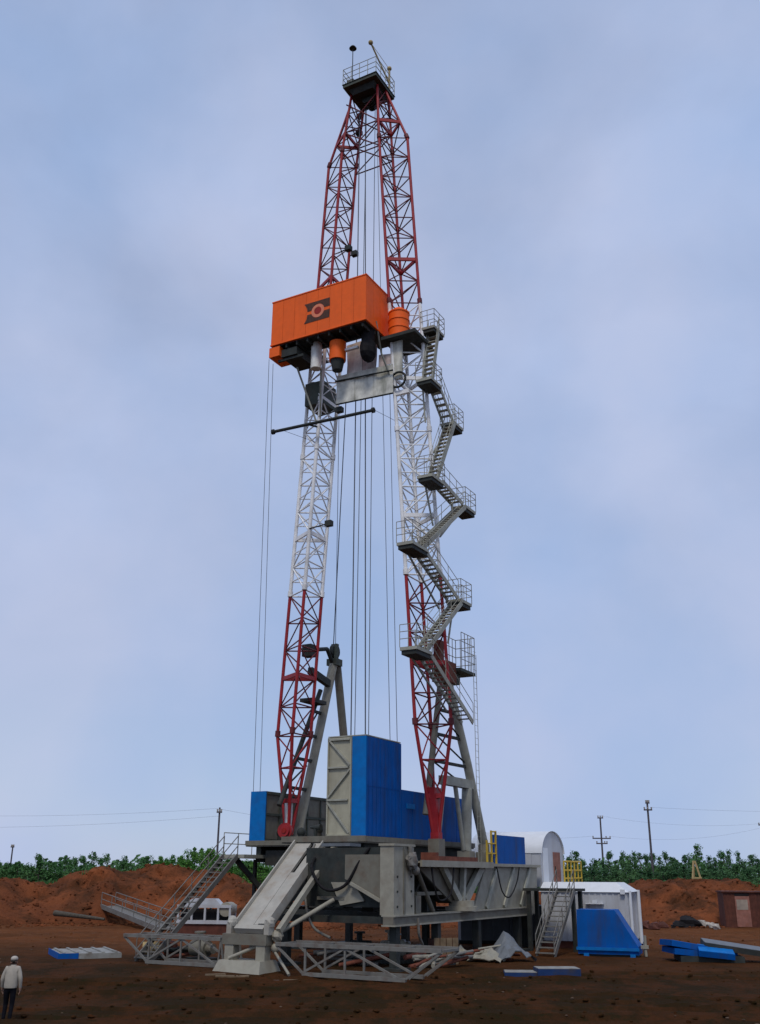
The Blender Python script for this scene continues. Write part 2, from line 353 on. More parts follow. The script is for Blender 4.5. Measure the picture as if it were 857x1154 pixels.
for s in (1, -1):
    for (mc, mbr, z0, z1, nb) in SECT:
        fr = MB()
        zf = z0 + (z1-z0)/nb*(2 if nb > 3 else 1)
        for k in range(3):                                # stiffening frame and joint collars
            fr.beam(chord(k, zf, s), chord((k+1) % 3, zf, s), .10, .22)
        sec = mast.part('leg_section', fr, 'red' if mc == 'red' else 'white', label=('red' if mc == 'red' else 'white') + ' lattice section of the mast leg')
        if z0 > ZB:
            for k in range(3): cl_ = MB(); cl_.tube(chord(k, z0-.02, s), chord(k, z0+.30, s), .15, 10); mast.part('collar', cl_, 'shadedred' if mc == 'red' else 'white', sec)
        for k in range(3):
            c = MB(); zs = [z0 + (z1-z0)*i/8 for i in range(9)]
            c.path([chord(k, z, s) for z in zs], (.112 if mc == 'white' else .095) if z0 < 40 else .085, 8); mast.part('chord', c, mc, sec)
        h = (z1-z0)/nb
        for b in range(nb):
            br = MB(); za, zb = z0+b*h, z0+(b+1)*h; r = .040 if mc == 'red' else .046
            for k in range(3):
                A, B = k, (k+1) % 3
                if b or z0 > ZB: br.tube(chord(A, za, s), chord(B, za, s), r, 6)
                zm = (za+zb)/2
                if z0 >= ZT:
                    mid = chord(A, zm, s).lerp(chord(B, zm, s), .5)
                    if k == 0:
                        br.tube(chord(A, za, s), chord(B, zb, s), r, 6); br.tube(chord(B, za, s), chord(A, zb, s), r, 6)
                    elif (b+k) % 2: br.tube(chord(A, za, s), chord(B, zb, s), r, 6)
                    else: br.tube(chord(B, za, s), chord(A, zb, s), r, 6)
                    if mc == 'white': br.tube(chord(A, zm, s), chord(B, zm, s), r*.8, 5)
                elif b: br.tube(chord(A, za, s), chord(B, zb, s), r, 6)
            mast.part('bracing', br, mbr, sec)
# foot of each leg
ft = MB(); ft.prism([(-.40, -4.16, 7.9), (.40, -4.16, 7.9), (.19, -4.26, 5.75), (-.19, -4.26, 5.75)], (0, -.36, 0)); ft.box((-.22, -4.64, 5.45), (.22, -4.2, 5.75)); mast.part('leg_foot', ft, 'red', label='solid red plated foot of the near leg')
ft = MB(); ft.tube((0, 4.42, 5.62), (0, 4.42, 7.4), .16, 10, .24); mast.part('leg_foot', ft, 'white', label='white tapered foot of the far leg')
ft = MB(); ft.tube((-.5, 4.3, 5.95), (-.3, 4.36, 5.95), .40, 18); ft.tube((-.56, 4.3, 5.95), (-.5, 4.3, 5.95), .30, 14); fl = mast.part('flange', ft, 'red', label='round red flange at the foot of the far leg')
ft = MB(); ft.tube((-.60, 4.3, 5.95), (-.565, 4.3, 5.95), .14, 12); mast.part('flange_bore', ft, 'emblemred', fl)
# crown: ties between the legs, block, platform, rails, jib
for za, zb in ((48.2, 50.3), (50.3, 52.6)):
    t = MB()
    for u0 in (-HS*.95, HS*.95):
        t.tube((u0, vf(za), za), (u0, -vf(za), za), .05, 6); t.tube((u0, vf(za), za), (u0, -vf(zb), zb), .045, 6); t.tube((u0, -vf(za), za), (u0, vf(zb), zb), .045, 6)
    mast.part('crown_tie', t, 'shadedred')
PU0, PU1, PV0, PV1, PZ = -1.62, .95, -1.52, 1.02, 53.35
cp = MB(); cp.box((PU0, PV0, PZ), (PU1, PV1, PZ+.22)); cp.box((PU0-.05, PV0-.05, PZ+.222), (PU1+.05, PV1+.05, PZ+.262))
crown = mast.part('crown_platform', cp, 'green', label='dark platform at the very top of the mast')
cb_ = MB(); cb_.add([(-1.3,-1.2,53.34),(.7,-1.2,53.34),(.7,.75,53.34),(-1.3,.75,53.34),(-1.1,-1.0,52.95),(.5,-1.0,52.95),(.5,.55,52.95),(-1.1,.55,52.95)], [(0,1,5,4),(1,2,6,5),(2,3,7,6),(3,0,4,7),(4,5,6,7),(0,3,2,1)])
for i in range(5): cb_.tube((-.5+.22*i, -.2, 52.95), (-.42+.22*i, -.2, 52.95), .40, 14)
mast.part('crown_block', cb_, 'dark', crown)
rl = MB(); cs = [(PU0, PV0), (PU1, PV0), (PU1, PV1), (PU0, PV1)]
for (a, b), (c, d) in zip(cs, cs[1:]+cs[:1]):
    for zz in (.45, .85, 1.28): rl.tube((a, b, PZ+.26+zz), (c, d, PZ+.26+zz), .024, 6)
    for i in range(4): t = i/4; rl.tube((a+(c-a)*t, b+(d-b)*t, PZ+.26), (a+(c-a)*t, b+(d-b)*t, PZ+1.54), .024, 6)
mast.part('railing', rl, 'stairgrey', crown)
jb = MB(); p0 = onv(439, 90, -1.35); jb.tube((p0.x, -1.35, PZ+.2), (p0.x, -1.35, PZ+2.35), .075, 8); jb.ball((p0.x, -1.35, PZ+2.4), .17)
tip = onv(418, 48, -.9); jb.tube((p0.x, -1.35, PZ+1.1), tip, .06, 8); jb.ball(tip, .17); jb.tube((p0.x, -1.35, PZ+2.35), tip, .018, 5); mast.part('jib', jb, 'wood', crown)
jb = MB(); bt = onu(398, 54, -1.55); jb.tube((-1.55, bt.y, PZ+.2), bt, .03, 6); jb.tube(bt-Vector((0,0,.06)), bt+Vector((0,0,.10)), .26, 12, .16); mast.part('beacon', jb, 'dark', crown)
jb = MB(); jb.box((-1.5, .3, PZ+.28), (-1.0, .8, PZ+.62)); mast.part('motor_box', jb, 'grey', crown)
# floodlights and small fittings on the legs
for (x, y, uu) in ((371, 590, -1.0), (406, 131, .9), (405, 150, .9), (393, 280, -.4), (400, 286, .9), (383, 462, -1.0)):
    p = onu(x, y, uu); b = MB(); b.box(p-Vector((.16, .2, .16)), p+Vector((.16, .2, .16))); b.tube(p+Vector((0, .2, 0)), (p.x, vf(p.z), p.z-.1), .04, 6); mast.part('floodlight', b, 'dark')
# long horizontal boom under the cabin
b = MB(); pa, pb = onu(307, 487, -1.55), onu(422, 462, -1.55); b.tube(pa, pb, .10, 8); b.tube(pa, pa.lerp(pb, .02), .17, 8); b.tube(pb, pb.lerp(pa, .02), .17, 8)
b.tube((-HS, vf(29), pa.lerp(pb, .36).z), pa.lerp(pb, .36), .06, 6)
b.tube(pa.lerp(pb, .1), (-HS, vf(28), 28.0), .012, 5); b.tube(pb, (-HS, -vf(28), 28.2), .012, 5); mast.part('boom', b, 'dark', label='dark horizontal boom pipe slung below the cabin')
# sheeting between the legs under the cabin
def sheet(poly, m, nm='windbreak_sheet', uu=-1.35):
    b = MB(); P = [onu(x, y, uu) for x, y in poly]
    a, bb, c, d = P; nn = 8; vv = []
    for i in range(nn+1):
        for j in range(nn+1):
            p = a.lerp(bb, i/nn).lerp(d.lerp(c, i/nn), j/nn); w = .07*noise.noise(Vector((p.y*2.5, p.z*.9, 3)))
            vv.append(p + Vector((w, 0, 0)))
    n1 = nn+1; k = len(vv); vv += [p+Vector((.03, 0, 0)) for p in vv]
    fs = [(i*n1+j, (i+1)*n1+j, (i+1)*n1+j+1, i*n1+j+1) for i in range(nn) for j in range(nn)]
    fs += [tuple(k+q for q in f[::-1]) for f in fs]
    b.add(vv, fs, True); return mast.part(nm, b, m)
sheet([(380, 424), (399, 420), (400, 452), (379, 456)], 'tarp'); sheet([(399, 420), (421, 415), (421, 447), (400, 452)], 'tarp', uu=-1.30); sheet([(421, 415), (443, 410), (443, 443), (421, 447)], 'tarp', uu=-1.26)
sheet([(391, 390), (407, 384), (408, 418), (392, 424)], 'paletarp', uu=-.9); sheet([(407, 392), (425, 388), (424, 414), (408, 418)], 'pinktarp', uu=-.86); sheet([(427, 400), (443, 398), (443, 409), (427, 414)], 'pinktarp', uu=-.95)
b = MB()
for (x0, y0, x1, y1) in ((379, 456, 443, 443), (378, 430, 443, 417)): b.tube(onu(x0, y0, -1.42), onu(x1, y1, -1.42), .05, 6)
mast.part('sheet_rail', b, 'dark')
b = MB(); vv0 = vf(31); b.box((-.80, vv0-.05, 30.7), (.7, vv0+1.25, 32.2)); mast.part('leg_shroud', b, 'green', label='dark shroud round the far leg below the cabin')
b = MB(); b.box((-.98, -vf(32)-.62, 30.9), (-.86, -vf(32)+.1, 33.6)); mast.part('side_sheet', b, 'tarp')
b = MB(); c = Vector((-1.12, -vf(30.6)-.35, 30.75))
for i in range(20):
    a0, a1 = 2*math.pi*i/20, 2*math.pi*(i+1)/20; b.tube(c+Vector((0, .48*math.cos(a0), .48*math.sin(a0))), c+Vector((0, .48*math.cos(a1), .48*math.sin(a1))), .07, 6)
mast.part('hose_coil', b, 'dark', label='coiled dark hose hung on the near leg')
b = MB(); b.box((-1.0, -vf(30)-.95, 29.85), (-.80, -vf(30)+.05, 30.1)); mast.part('shelf_bar', b, 'white')
for (q0, q1) in (((335, 414), (357, 476)), ((362, 414), (361, 470)), ((424, 362), (430, 398)), ((430, 398), (442, 430))):
    b = MB(); a = onu(*q0, -2.0); a2 = onu(*q1, -1.0); b.tube(a, a2, .06, 6); mast.part('cabin_strut', b, 'stairgrey')

# stairs winding down the outside of the near leg; coordinates (u, z) of tread lines
tread = MB(); tread.box((-.12, -.29, -.02), (.12, .29, .02)); tread_me = tread.mesh('tread', 'stairgrey')
def sv(z): return -(vf(z)+AP+.42)
def flight(u0, z0, u1, z1, steep=False):
    vc = sv((z0+z1)/2); L = math.hypot(u1-u0, z1-z0); n = max(4, int(L/.34)); sg = MB()
    for dv in (-.31, .31): sg.beam((u0, vc+dv, z0), (u1, vc+dv, z1), .05, .25)
    fl = mast.part('stair_flight', sg, 'stairgrey')
    for i in range(1, n): t = i/n; mast.inst('tread', tread_me, (u0+(u1-u0)*t, vc, z0+(z1-z0)*t), None if False else fl)
    hr = MB()
    for dv in (-.34, .34):
        for hh in (.5, 1.0): hr.tube((u0, vc+dv, z0+hh), (u1, vc+dv, z1+hh), .018, 5)
        for i in range(0, 4): t = i/3; hr.tube((u0+(u1-u0)*t, vc+dv, z0+(z1-z0)*t), (u0+(u1-u0)*t, vc+dv, z0+(z1-z0)*t+1.0), .018, 5)
    mast.part('handrail', hr, 'stairgrey', fl)
def landing(u0, u1, z, sides='all', w=.46):
    vc = sv(z); b = MB(); b.box((u0, vc-w, z-.16), (u1, vc+w, z)); lo = mast.part('landing', b, 'stairgrey')
    u_ = MB(); u_.box((u0+.06, vc-w+.06, z-.36), (u1-.06, vc+w-.06, z-.162)); mast.part('landing_frame', u_, 'dark', lo)
    r = MB(); pts = [(u0, vc+w), (u0, vc-w), (u1, vc-w), (u1, vc+w)]
    for p, q in zip(pts, pts[1:]):
        for hh in (.4, .75, 1.1): r.tube((*p, z+hh), (*q, z+hh), .02, 5)
        for i in range(3): t = i/2; r.tube((p[0]+(q[0]-p[0])*t, p[1]+(q[1]-p[1])*t, z), (p[0]+(q[0]-p[0])*t, p[1]+(q[1]-p[1])*t, z+1.1), .02, 5)
    mast.part('railing', r, 'lightgrey', lo)
    k = MB(); k.beam(((u0+u1)/2, vc+w-.1, z-.2), (max(-.4, min(.4, (u0+u1)/2)), -(vf(z-2)+AP), z-2.4), .08, .08); mast.part('landing_bracket', k, 'stairgrey', lo)
landing(-.1, 1.3, 34.4); flight(.5, 34.2, -.4, 30.5); landing(-1.2, .2, 30.4, w=.5); flight(.2, 30.4, 1.9, 28.9); landing(1.7, 3.0, 28.8); flight(1.8, 28.7, -.7, 24.3)
landing(-2.0, -.4, 24.1); flight(-.4, 24.2, 2.3, 23.75); landing(2.3, 3.75, 23.7); flight(2.3, 23.55, -3.2, 19.5); landing(-4.9, -3.1, 19.4); flight(-3.2, 19.25, .6, 17.7); landing(.55, 1.95, 17.7)
flight(.7, 17.5, -3.6, 14.1); landing(-5.2, -3.5, 14.0); flight(-3.6, 13.85, 1.3, 11.2)

# hoisting ropes, each its own thing
ROPES = [((381, 460), (378, 698), 33.2, 16.2, .018), ((393, 460), (386, 698), 33.2, 16.0, .018), ((401, 460), (397.6, 698), 52.5, 6.0, .035), ((407, 460), (402.5, 698), 52.5, 6.0, .022), ((412, 460), (412, 698), 52.5, 6.0, .035), ((419.5, 460), (417, 698), 52.5, 6.0, .022),
         ((432, 460), (437, 698), 52.3, 6.0, .018), ((440, 460), (445, 698), 33.2, 6.0, .018), ((416, 200), (402, 312), 52.5, 37.2, .02), ((424, 200), (427, 312), 52.5, 37.2, .02), ((409, 200), (411, 312), 52.5, 37.2, .03)]
RL = ['first hoisting rope from the far leg, hanging just beside it', 'second hoisting rope from the far leg', 'third hoisting rope from the far leg, thick', 'fourth hoisting rope from the far leg, thin', 'fifth hoisting rope from the far leg, thick', 'sixth hoisting rope from the far leg, thin',
      'seventh hoisting rope from the far leg, slanting towards the near leg', 'eighth hoisting rope, closest to the near leg with the stairs', 'rope slanting left between the red upper legs above the cabin', 'rope slanting right between the red upper legs above the cabin', 'thick rope hanging midway between the red upper legs']
for (q0, q1, zt, zb, r), lab in zip(ROPES, RL):
    a, c = onu(*q0, 0.), onu(*q1, 0.); d = (c-a)/(c.z-a.z)
    top = a + d*(zt-a.z); bot = a + d*(zb-a.z); lim = max(.2, vf(zt)-.5); top.y = max(-lim, min(lim, top.y))
    if zb > 10: top = Vector((-.4, 1.55 if q0[0] < 385 else .95, 33.6)); bot = Vector((4.2, 4.25 if q0[0] < 385 else 4.4, 16.8))
    T = Thing('hoisting_rope', lab, 'rope', bot, 'hoisting ropes of the mast'); b = MB(); b.path([top, a, c, bot] if zt > 40 and zb < 20 else [top, bot], r, 6); o = T.part('strand', b, 'rope')
for i, (x, q) in enumerate((((290, 886), (303.5, 405)), ((298, 886), (308, 410)))):
    bot = Vector((-.73, (6.3, 5.85)[i], 7.98)); top = onu(*q, -3.0); T = Thing('guy_rope', ['outermost long rope hanging from the orange cabin to the blue wall', 'inner long rope hanging from the orange cabin to the blue wall'][i], 'rope', bot, 'ropes hanging from the cabin')
    b = MB(); b.tube(top, bot, .016, 5); T.part('strand', b, 'rope')

# ================================================================== ORANGE CABIN
CU0, CU1, CV0, CV1, CZ0, CZ1 = -3.2, .15, -1.88, 4.78, 34.0, 36.95
cabin = Thing('derrick_cabin', 'orange box cabin with a dark emblem hung high on the mast', 'cabin', (CU0, 1.4, 33.9))
ESC = 1.12
n = 8
for i in range(n):
    a = CV0 + (CV1-CV0)*i/n; c = CV0 + (CV1-CV0)*(i+1)/n; b = MB(); b.box((CU0, a+.008, CZ0), (CU0+.06, c-.008, CZ1)); cabin.part('front_panel', b, 'orange')
for vv0, nm in ((CV0, 'side_panel'), (CV1-.06, 'side_panel')):
    for i in range(4):
        a = CU0+.065 + (CU1-CU0-.065)*i/4; c = CU0+.065 + (CU1-CU0-.065)*(i+1)/4; b = MB(); b.box((a+.008, vv0, CZ0), (c-.008, vv0+.06, CZ1)); cabin.part(nm, b, 'orange')
b = MB(); b.box((CU0+.02, CV0+.02, CZ0+.03), (CU0+.05, CV1-.02, CZ1-.03)); b.box((CU0+.06, CV0+.02, CZ0+.03), (CU1, CV0+.05, CZ1-.03)); cabin.part('seam_lining', b, 'dark')
b = MB()
for zz in (CZ0-.06, CZ1):
    b.box((CU0-.03, CV0-.03, zz), (CU0+.1, CV1+.03, zz+.07)); b.box((CU0+.1, CV0-.03, zz), (CU1, CV0+.09, zz+.07)); b.box((CU0+.1, CV1-.09, zz), (CU1, CV1+.03, zz+.07))
cabin.part('edge_trim', b, 'orange')
b = MB(); b.box((CU0+.1, CV0+.1, CZ0-.12), (-1.95, CV1-.1, CZ0-.04)); b.box((-1.95, CV0+.1, CZ0-.12), (CU1, -.9, CZ0-.04)); b.box((-1.95, 2.6, CZ0-.12), (CU1, CV1-.1, CZ0-.04))
for i in range(9): vv0 = CV0+.3+(CV1-CV0-.6)*i/8; b.box((CU0+.12, vv0-.05, CZ0-.34), (-1.95, vv0+.05, CZ0-.121))
b.box((-2.0, CV0+.1, CZ0-.36), (-1.85, CV1-.1, CZ0-.13)); cabin.part('floor_frame', b, 'dark')
b = MB(); b.box((CU0+.04, 4.15, 33.2), (CU0+1.4, 4.9, 33.85)); cabin.part('lower_box', b, 'orange', label='small orange box under the far end of the cabin')
b = MB(); b.box((CU0+.2, 3.0, 33.1), (CU0+2.2, 4.1, 33.6)); b.box((CU0+.3, 2.6, 32.9), (CU0+.42, 4.4, 33.05)); cabin.part('under_tray', b, 'dark')
b = MB(); c0 = onu(381, 389, -2.2); b.tube((c0.x, c0.y, 33.55), (c0.x, c0.y, 32.35), .5, 14); cabin.part('drum', b, 'orange', label='orange drum hanging under the cabin floor')
b = MB(); b.tube((c0.x, c0.y, 32.36), (c0.x, c0.y, 31.7), .42, 12, .3); cabin.part('drum_base', b, 'dark')
b = MB(); c1 = onu(415, 385, -2.0); b.ball((c1.x, c1.y, 32.7), .62, 10, 8, (1, .75, 1.35), .06); b.tube((c1.x, c1.y, 33.2), (c1.x, c1.y, 33.95), .4, 10); cabin.part('folded_tarpaulin', b, 'black', label='black bundle hanging under the cabin near corner')
b = MB(); b.tube((-2.2, 2.1, 34.), (-2.2, 2.1, 32.2), .33, 10); cabin.part('pale_pipe', b, 'paletarp'); b = MB(); p = onu(404, 391, -2.1); q = onu(386, 396, -2.1); b.beam(p, q, .2, .14); cabin.part('light_bar', b, 'white')
# emblem
E0 = onu(358.5, 350, CU0)
def epoly(pts, m, d, nm):
    b = MB(); b.prism([(CU0-d, E0.y-y*ESC, E0.z+z*ESC) for y, z in pts], (-.012, 0, 0)); return cabin.part(nm, b, m, emb) if emb else cabin.part(nm, b, m)
emb = None; arc = lambda r, a0, a1, k=8: [(r*math.cos(R(a0+(a1-a0)*i/k)), r*math.sin(R(a0+(a1-a0)*i/k))) for i in range(k+1)]
top = [(-.86, .60), (.74, .60), (.76, .10)] + arc(.42, 14, 166) + [(-.66, .10), (-.70, .36)]
emb = epoly(top, 'emblemdark', .004, 'emblem'); emb['label'] = 'dark emblem with a ring on the orange cabin front'
epoly([(y, -z) for y, z in top][::-1], 'emblemdark', .004, 'emblem_half')
b = MB(); o_ = arc(.40, 0, 360, 24)[:-1]; i_ = arc(.23, 0, 360, 24)[:-1]
b.add([(CU0-.018, E0.y-y*ESC, E0.z+z*ESC) for y, z in o_+i_], [(i, (i+1) % 24, 24+(i+1) % 24, 24+i) for i in range(24)]); cabin.part('emblem_ring', b, 'emblemring', emb)
epoly(arc(.21, 0, 360, 20)[:-1], 'emblemred', .004, 'emblem_dot')
# ribbed tank beside the cabin
tank = Thing('ribbed_tank', 'orange ribbed upright tank between the orange cabin and the stair landing', 'tank', (-.6, -2.75, 33.8))
b = MB(); c0 = Vector((-.75, -2.75, 0)); b.tube(c0+Vector((0,0,33.62)), c0+Vector((0,0,35.35)), .62, 18); b.tube(c0+Vector((0,0,35.35)), c0+Vector((0,0,35.65)), .62, 18, .3); tank.part('shell', b, 'orange')
for zz in (33.66, 34.2, 34.75, 35.27): b = MB(); b.tube(c0+Vector((0,0,zz)), c0+Vector((0,0,zz+.08)), .66, 18); tank.part('rib', b, 'orange')
b = MB(); b.box((-1.5, -4.2, 33.40), (.9, -1.95, 33.61)); tank.part('tray', b, 'dark')

# ================================================================== RAISING FRAMES
def A(t, nm, pts, r, m='grey', n=10, label=None): b = MB(); b.path(pts, r, n); return t.part(nm, b, m, label=label)
fa = Thing('raising_frame', 'grey tubular raising frame with a sheave head behind the far red leg', 'raising frame', (3.5, 4.3, 5.4))
A(fa, 'front_leg', [(4.15, 4.3, 15.9), (.95, 4.5, 5.42)], .26, 'lightgrey'); A(fa, 'rear_leg', [(4.5, 4.3, 15.8), (6.8, 4.3, 5.42)], .24); A(fa, 'strut', [(2.7, 4.3, 13.9), (-1.1, 4.3, 7.2)], .14, 'dark')
for z in (8.2, 9.8, 11.2, 12.6):
    t = (15.9-z)/10.5; u1 = 4.15-3.2*t; u0 = -1.1+(z-7.2)*3.8/6.7; b = MB(); b.beam((u0, 4.3, z), (u1, 4.4, z), .14, .16); b.beam((u0, 4.3, z), (u1-.2, 4.4, z+1.3), .07, .07); fa.part('rung', b, 'dark')
b = MB(); b.box((3.85, 3.95, 15.6), (4.55, 4.65, 16.0)); b.box((3.9, 3.98, 16.0), (4.15, 4.15, 16.9)); b.box((4.3, 4.45, 16.0), (4.55, 4.62, 17.0)); hd = fa.part('head', b, 'green')
b = MB(); b.tube((4.2, 4.17, 16.5), (4.2, 4.43, 16.5), .42, 16); fa.part('sheave', b, 'dark', hd)
b = MB(); b.path([(3.9, 4.3, 15.8), (3.0, 4.1, 16.4), (1.2, 4.1, 16.0)], .12, 8); b.box((1.0, 3.8, 13.0), (2.6, 4.6, 13.2)); b.beam((1.2, 4.1, 14.8), (3.4, 4.2, 14.4), .3, .4); b.box((.9, 3.9, 15.6), (1.5, 4.5, 16.3)); fa.part('link_arm', b, 'dark')

fb = Thing('raising_frame', 'grey tubular raising frame with braced portal and railed perch behind the near red leg', 'raising frame', (3.2, -4.3, 4.5))
A(fb, 'rear_leg', [(2.0, -4.15, 14.1), (4.2, -4.3, 9.5), (6.2, -4.3, 5.3)], .24, 'stairgrey'); A(fb, 'front_leg', [(1.6, -4.1, 14.1), (-.35, -4.0, 6.6)], .16)
b = MB(); b.box((1.0, -4.5, 8.15), (4.55, -4.1, 8.6)); fb.part('portal_beam', b, 'stairgrey'); A(fb, 'portal_post', [(4.1, -4.3, 8.16), (3.8, -4.3, 4.95)], .28, 'stairgrey'); A(fb, 'portal_brace', [(1.2, -4.3, 8.2), (.25, -4.3, 4.6)], .12, 'stairgrey'); A(fb, 'portal_brace', [(2.6, -4.3, 8.2), (3.5, -4.3, 5.0)], .12, 'stairgrey')
for z in (9.3, 10.7, 12.0):
    u0 = -.35+(z-6.6)*1.95/7.5; u1 = 2.0+(14.1-z)*2.2/4.6; b = MB(); b.beam((u0, -4.05, z), (u1, -4.25, z), .13, .15); b.tube((u0, -4.05, z), (u1+.4, -4.25, z-1.2), .05, 6); fb.part('rung', b, 'dark')
b = MB(); b.box((1.2, -4.6, 13.5), (2.4, -3.7, 14.6)); b.box((1.0, -4.3, 14.6), (1.5, -3.9, 15.7)); fb.part('head', b, 'rustrail')
b = MB(); b.box((2.3, -4.9, 14.2), (4.3, -3.7, 14.36)); b.box((2.4, -4.4, 13.6), (3.3, -4.0, 14.19)); pf = fb.part('perch', b, 'green')
b = MB(); pts = [(2.5, -4.88), (4.28, -4.88), (4.28, -3.72), (2.5, -3.72)]
for p, q in zip(pts, pts[1:]):
    for hh in (.5, 1.0, 1.5, 2.0): b.tube((*p, 14.36+hh), (*q, 14.36+hh), .022, 5)
    for i in range(5): t = i/4; b.tube((p[0]+(q[0]-p[0])*t, p[1]+(q[1]-p[1])*t, 14.36), (p[0]+(q[0]-p[0])*t, p[1]+(q[1]-p[1])*t, 16.36), .022, 5)
fb.part('railing', b, 'lightgrey', pf)
b = MB()
for du in (0, .4): b.tube((3.9+du, -4.95, 15.4), (3.9+du, -4.95, 4.3), .018, 5)
for i in range(32): b.tube((3.9, -4.95, 5.0+.34*i), (4.3, -4.95, 5.0+.34*i), .010, 5)
fb.part('ladder', b, 'stairgrey')
for (u0, w) in ((3.8, .35), (6.2, .35), (.25, .22)): b = MB(); b.box((u0-w, -4.3-w, 4.36), (u0+w, -4.3+w, 4.95)); fb.part('shoe', b, 'lightgrey')
b = MB(); b.tube((6.2, -4.3, 4.95), (6.2, -4.3, 5.35), .3, 10); fb.part('shoe', b, 'lightgrey')

# ================================================================== SUBSTRUCTURE
sub = Thing('substructure', 'heavy grey steel substructure carrying the drill floor on posts', 'substructure', (0, 0, 0))
def pbox(t, nm, a, b_, m, parent=None, label=None): b = MB(); b.box(a, b_); return t.part(nm, b, m, parent, label)
for v0, ua in ((-5.75, -7.0), (4.75, -1.2)):
    pbox(sub, 'base_beam', (ua, v0, 1.78), (9.2, v0+.5, 2.10), 'grey')
    for zz in (2.10, 1.72): pbox(sub, 'beam_flange', (ua, v0-.08, zz), (9.2, v0+.58, zz+.06), 'lightgrey')
for u0 in (-6.6, -1.2, 3.6, 8.4): pbox(sub, 'cross_beam', (u0, -5.25, 1.80), (u0+.4, 4.75 if u0 > -5 else .8, 2.08), 'dark')
for u0 in (-6.4, -2.4, 2.2, 7.6):
    for v0 in (-5.5, 5.0, 0.0):
        if (v0 == 0 and u0 in (-2.4, 2.2)) or (v0 == 5 and u0 < 0): continue
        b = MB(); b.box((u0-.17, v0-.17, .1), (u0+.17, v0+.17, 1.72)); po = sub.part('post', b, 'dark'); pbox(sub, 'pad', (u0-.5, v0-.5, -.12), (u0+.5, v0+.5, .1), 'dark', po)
# near front corner column and its web plate
b = MB(); b.box((-6.9, -5.72, 2.16), (-5.0, -5.05, 4.95)); b.box((-6.95, -5.77, 4.95), (-4.95, -5.0, 5.05)); col = sub.part('corner_column', b, 'lightgrey')
b = MB(); b.box((-6.05, -5.76, 2.2), (-5.9, -5.725, 4.9)); sub.part('stiffener', b, 'grey', col)
b = MB(); b.ball((-5.6, -5.95, 4.35), .36, 8, 6, (1, .6, 1), .2); b.tube((-5.9, -5.9, 4.5), (-5.3, -5.9, 4.1), .14, 8); b.tube((-5.6, -5.85, 4.6), (-5.6, -5.85, 4.95), .1, 8); b.ball((-5.3, -5.95, 3.95), .2, 8, 6); sub.part('hook_block', b, 'trussgrey', col)
b = MB(); b.prism([(-6.75, -5.04, 4.6), (-6.75, -3.2, 4.6), (-6.75, -3.2, 3.6), (-6.75, -3.55, 3.42), (-6.75, -5.04, 2.72)], (.16, 0, 0)); sub.part('web_plate', b, 'grey')
b = MB(); b.beam((-6.84, -3.55, 3.42), (-6.84, -5.04, 2.72), .1, .13); sub.part('web_edge', b, 'lightgrey')
b = MB(); b.prism([(-6.6, -2.4, 3.45), (-6.6, -3.55, 3.45), (-6.6, -4.1, 2.7), (-6.6, -2.9, 2.5)], (.4, 0, 0)); sub.part('gusset', b, 'lightgrey')
b = MB(); b.box((-6.5, -5.0, 2.45), (-5.2, -1.0, 4.9)); b.box((-5.2, -5.0, 2.6), (-4.4, 1.2, 4.5)); sub.part('winch_housing', b, 'dark'); b = MB(); b.box((-6.62, -3.1, 2.72), (-6.51, -1.7, 2.86)); sub.part('sill_bar', b, 'grey')
b = MB(); b.tube((-6.7, -2.6, 2.72), (-9.55, -1.45, 1.35), .10, 8); sub.part('prop_tube', b, 'lightgrey')
# drill floor
b = MB(); b.box((-5.05, -3.25, 5.14), (-.9, 1.35, 5.40)); b.box((-.9, -3.25, 5.14), (7.2, 6.5, 5.40)); fl = sub.part('drill_floor', b, 'grey')
b = MB(); b.box((-5.12, -3.3, 5.2), (-5.055, 1.35, 5.46)); b.box((-5.05, -3.33, 5.2), (7.2, -3.255, 5.44)); b.box((-.97, 1.4, 5.2), (-.905, 6.5, 5.44)); sub.part('floor_edge', b, 'grey', fl)
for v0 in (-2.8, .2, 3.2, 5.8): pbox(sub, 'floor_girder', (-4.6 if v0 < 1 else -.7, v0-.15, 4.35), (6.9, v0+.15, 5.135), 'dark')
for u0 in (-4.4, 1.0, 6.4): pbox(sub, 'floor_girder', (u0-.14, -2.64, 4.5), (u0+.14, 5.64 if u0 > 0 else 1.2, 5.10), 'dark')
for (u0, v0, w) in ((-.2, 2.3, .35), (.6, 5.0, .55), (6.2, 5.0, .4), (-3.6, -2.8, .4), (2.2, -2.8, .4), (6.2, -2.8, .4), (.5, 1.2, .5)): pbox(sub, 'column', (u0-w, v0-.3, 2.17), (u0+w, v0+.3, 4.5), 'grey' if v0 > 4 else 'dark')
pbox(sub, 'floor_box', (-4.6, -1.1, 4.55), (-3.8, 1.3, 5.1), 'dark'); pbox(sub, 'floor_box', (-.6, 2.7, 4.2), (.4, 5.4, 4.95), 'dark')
b = MB(); b.box((-6.2, -3.1, 4.97), (-5.2, -1.6, 5.1)); b.box((-5.6, -4.5, 4.6), (-3.5, -3.35, 4.9)); sub.part('walk_plate', b, 'tank')
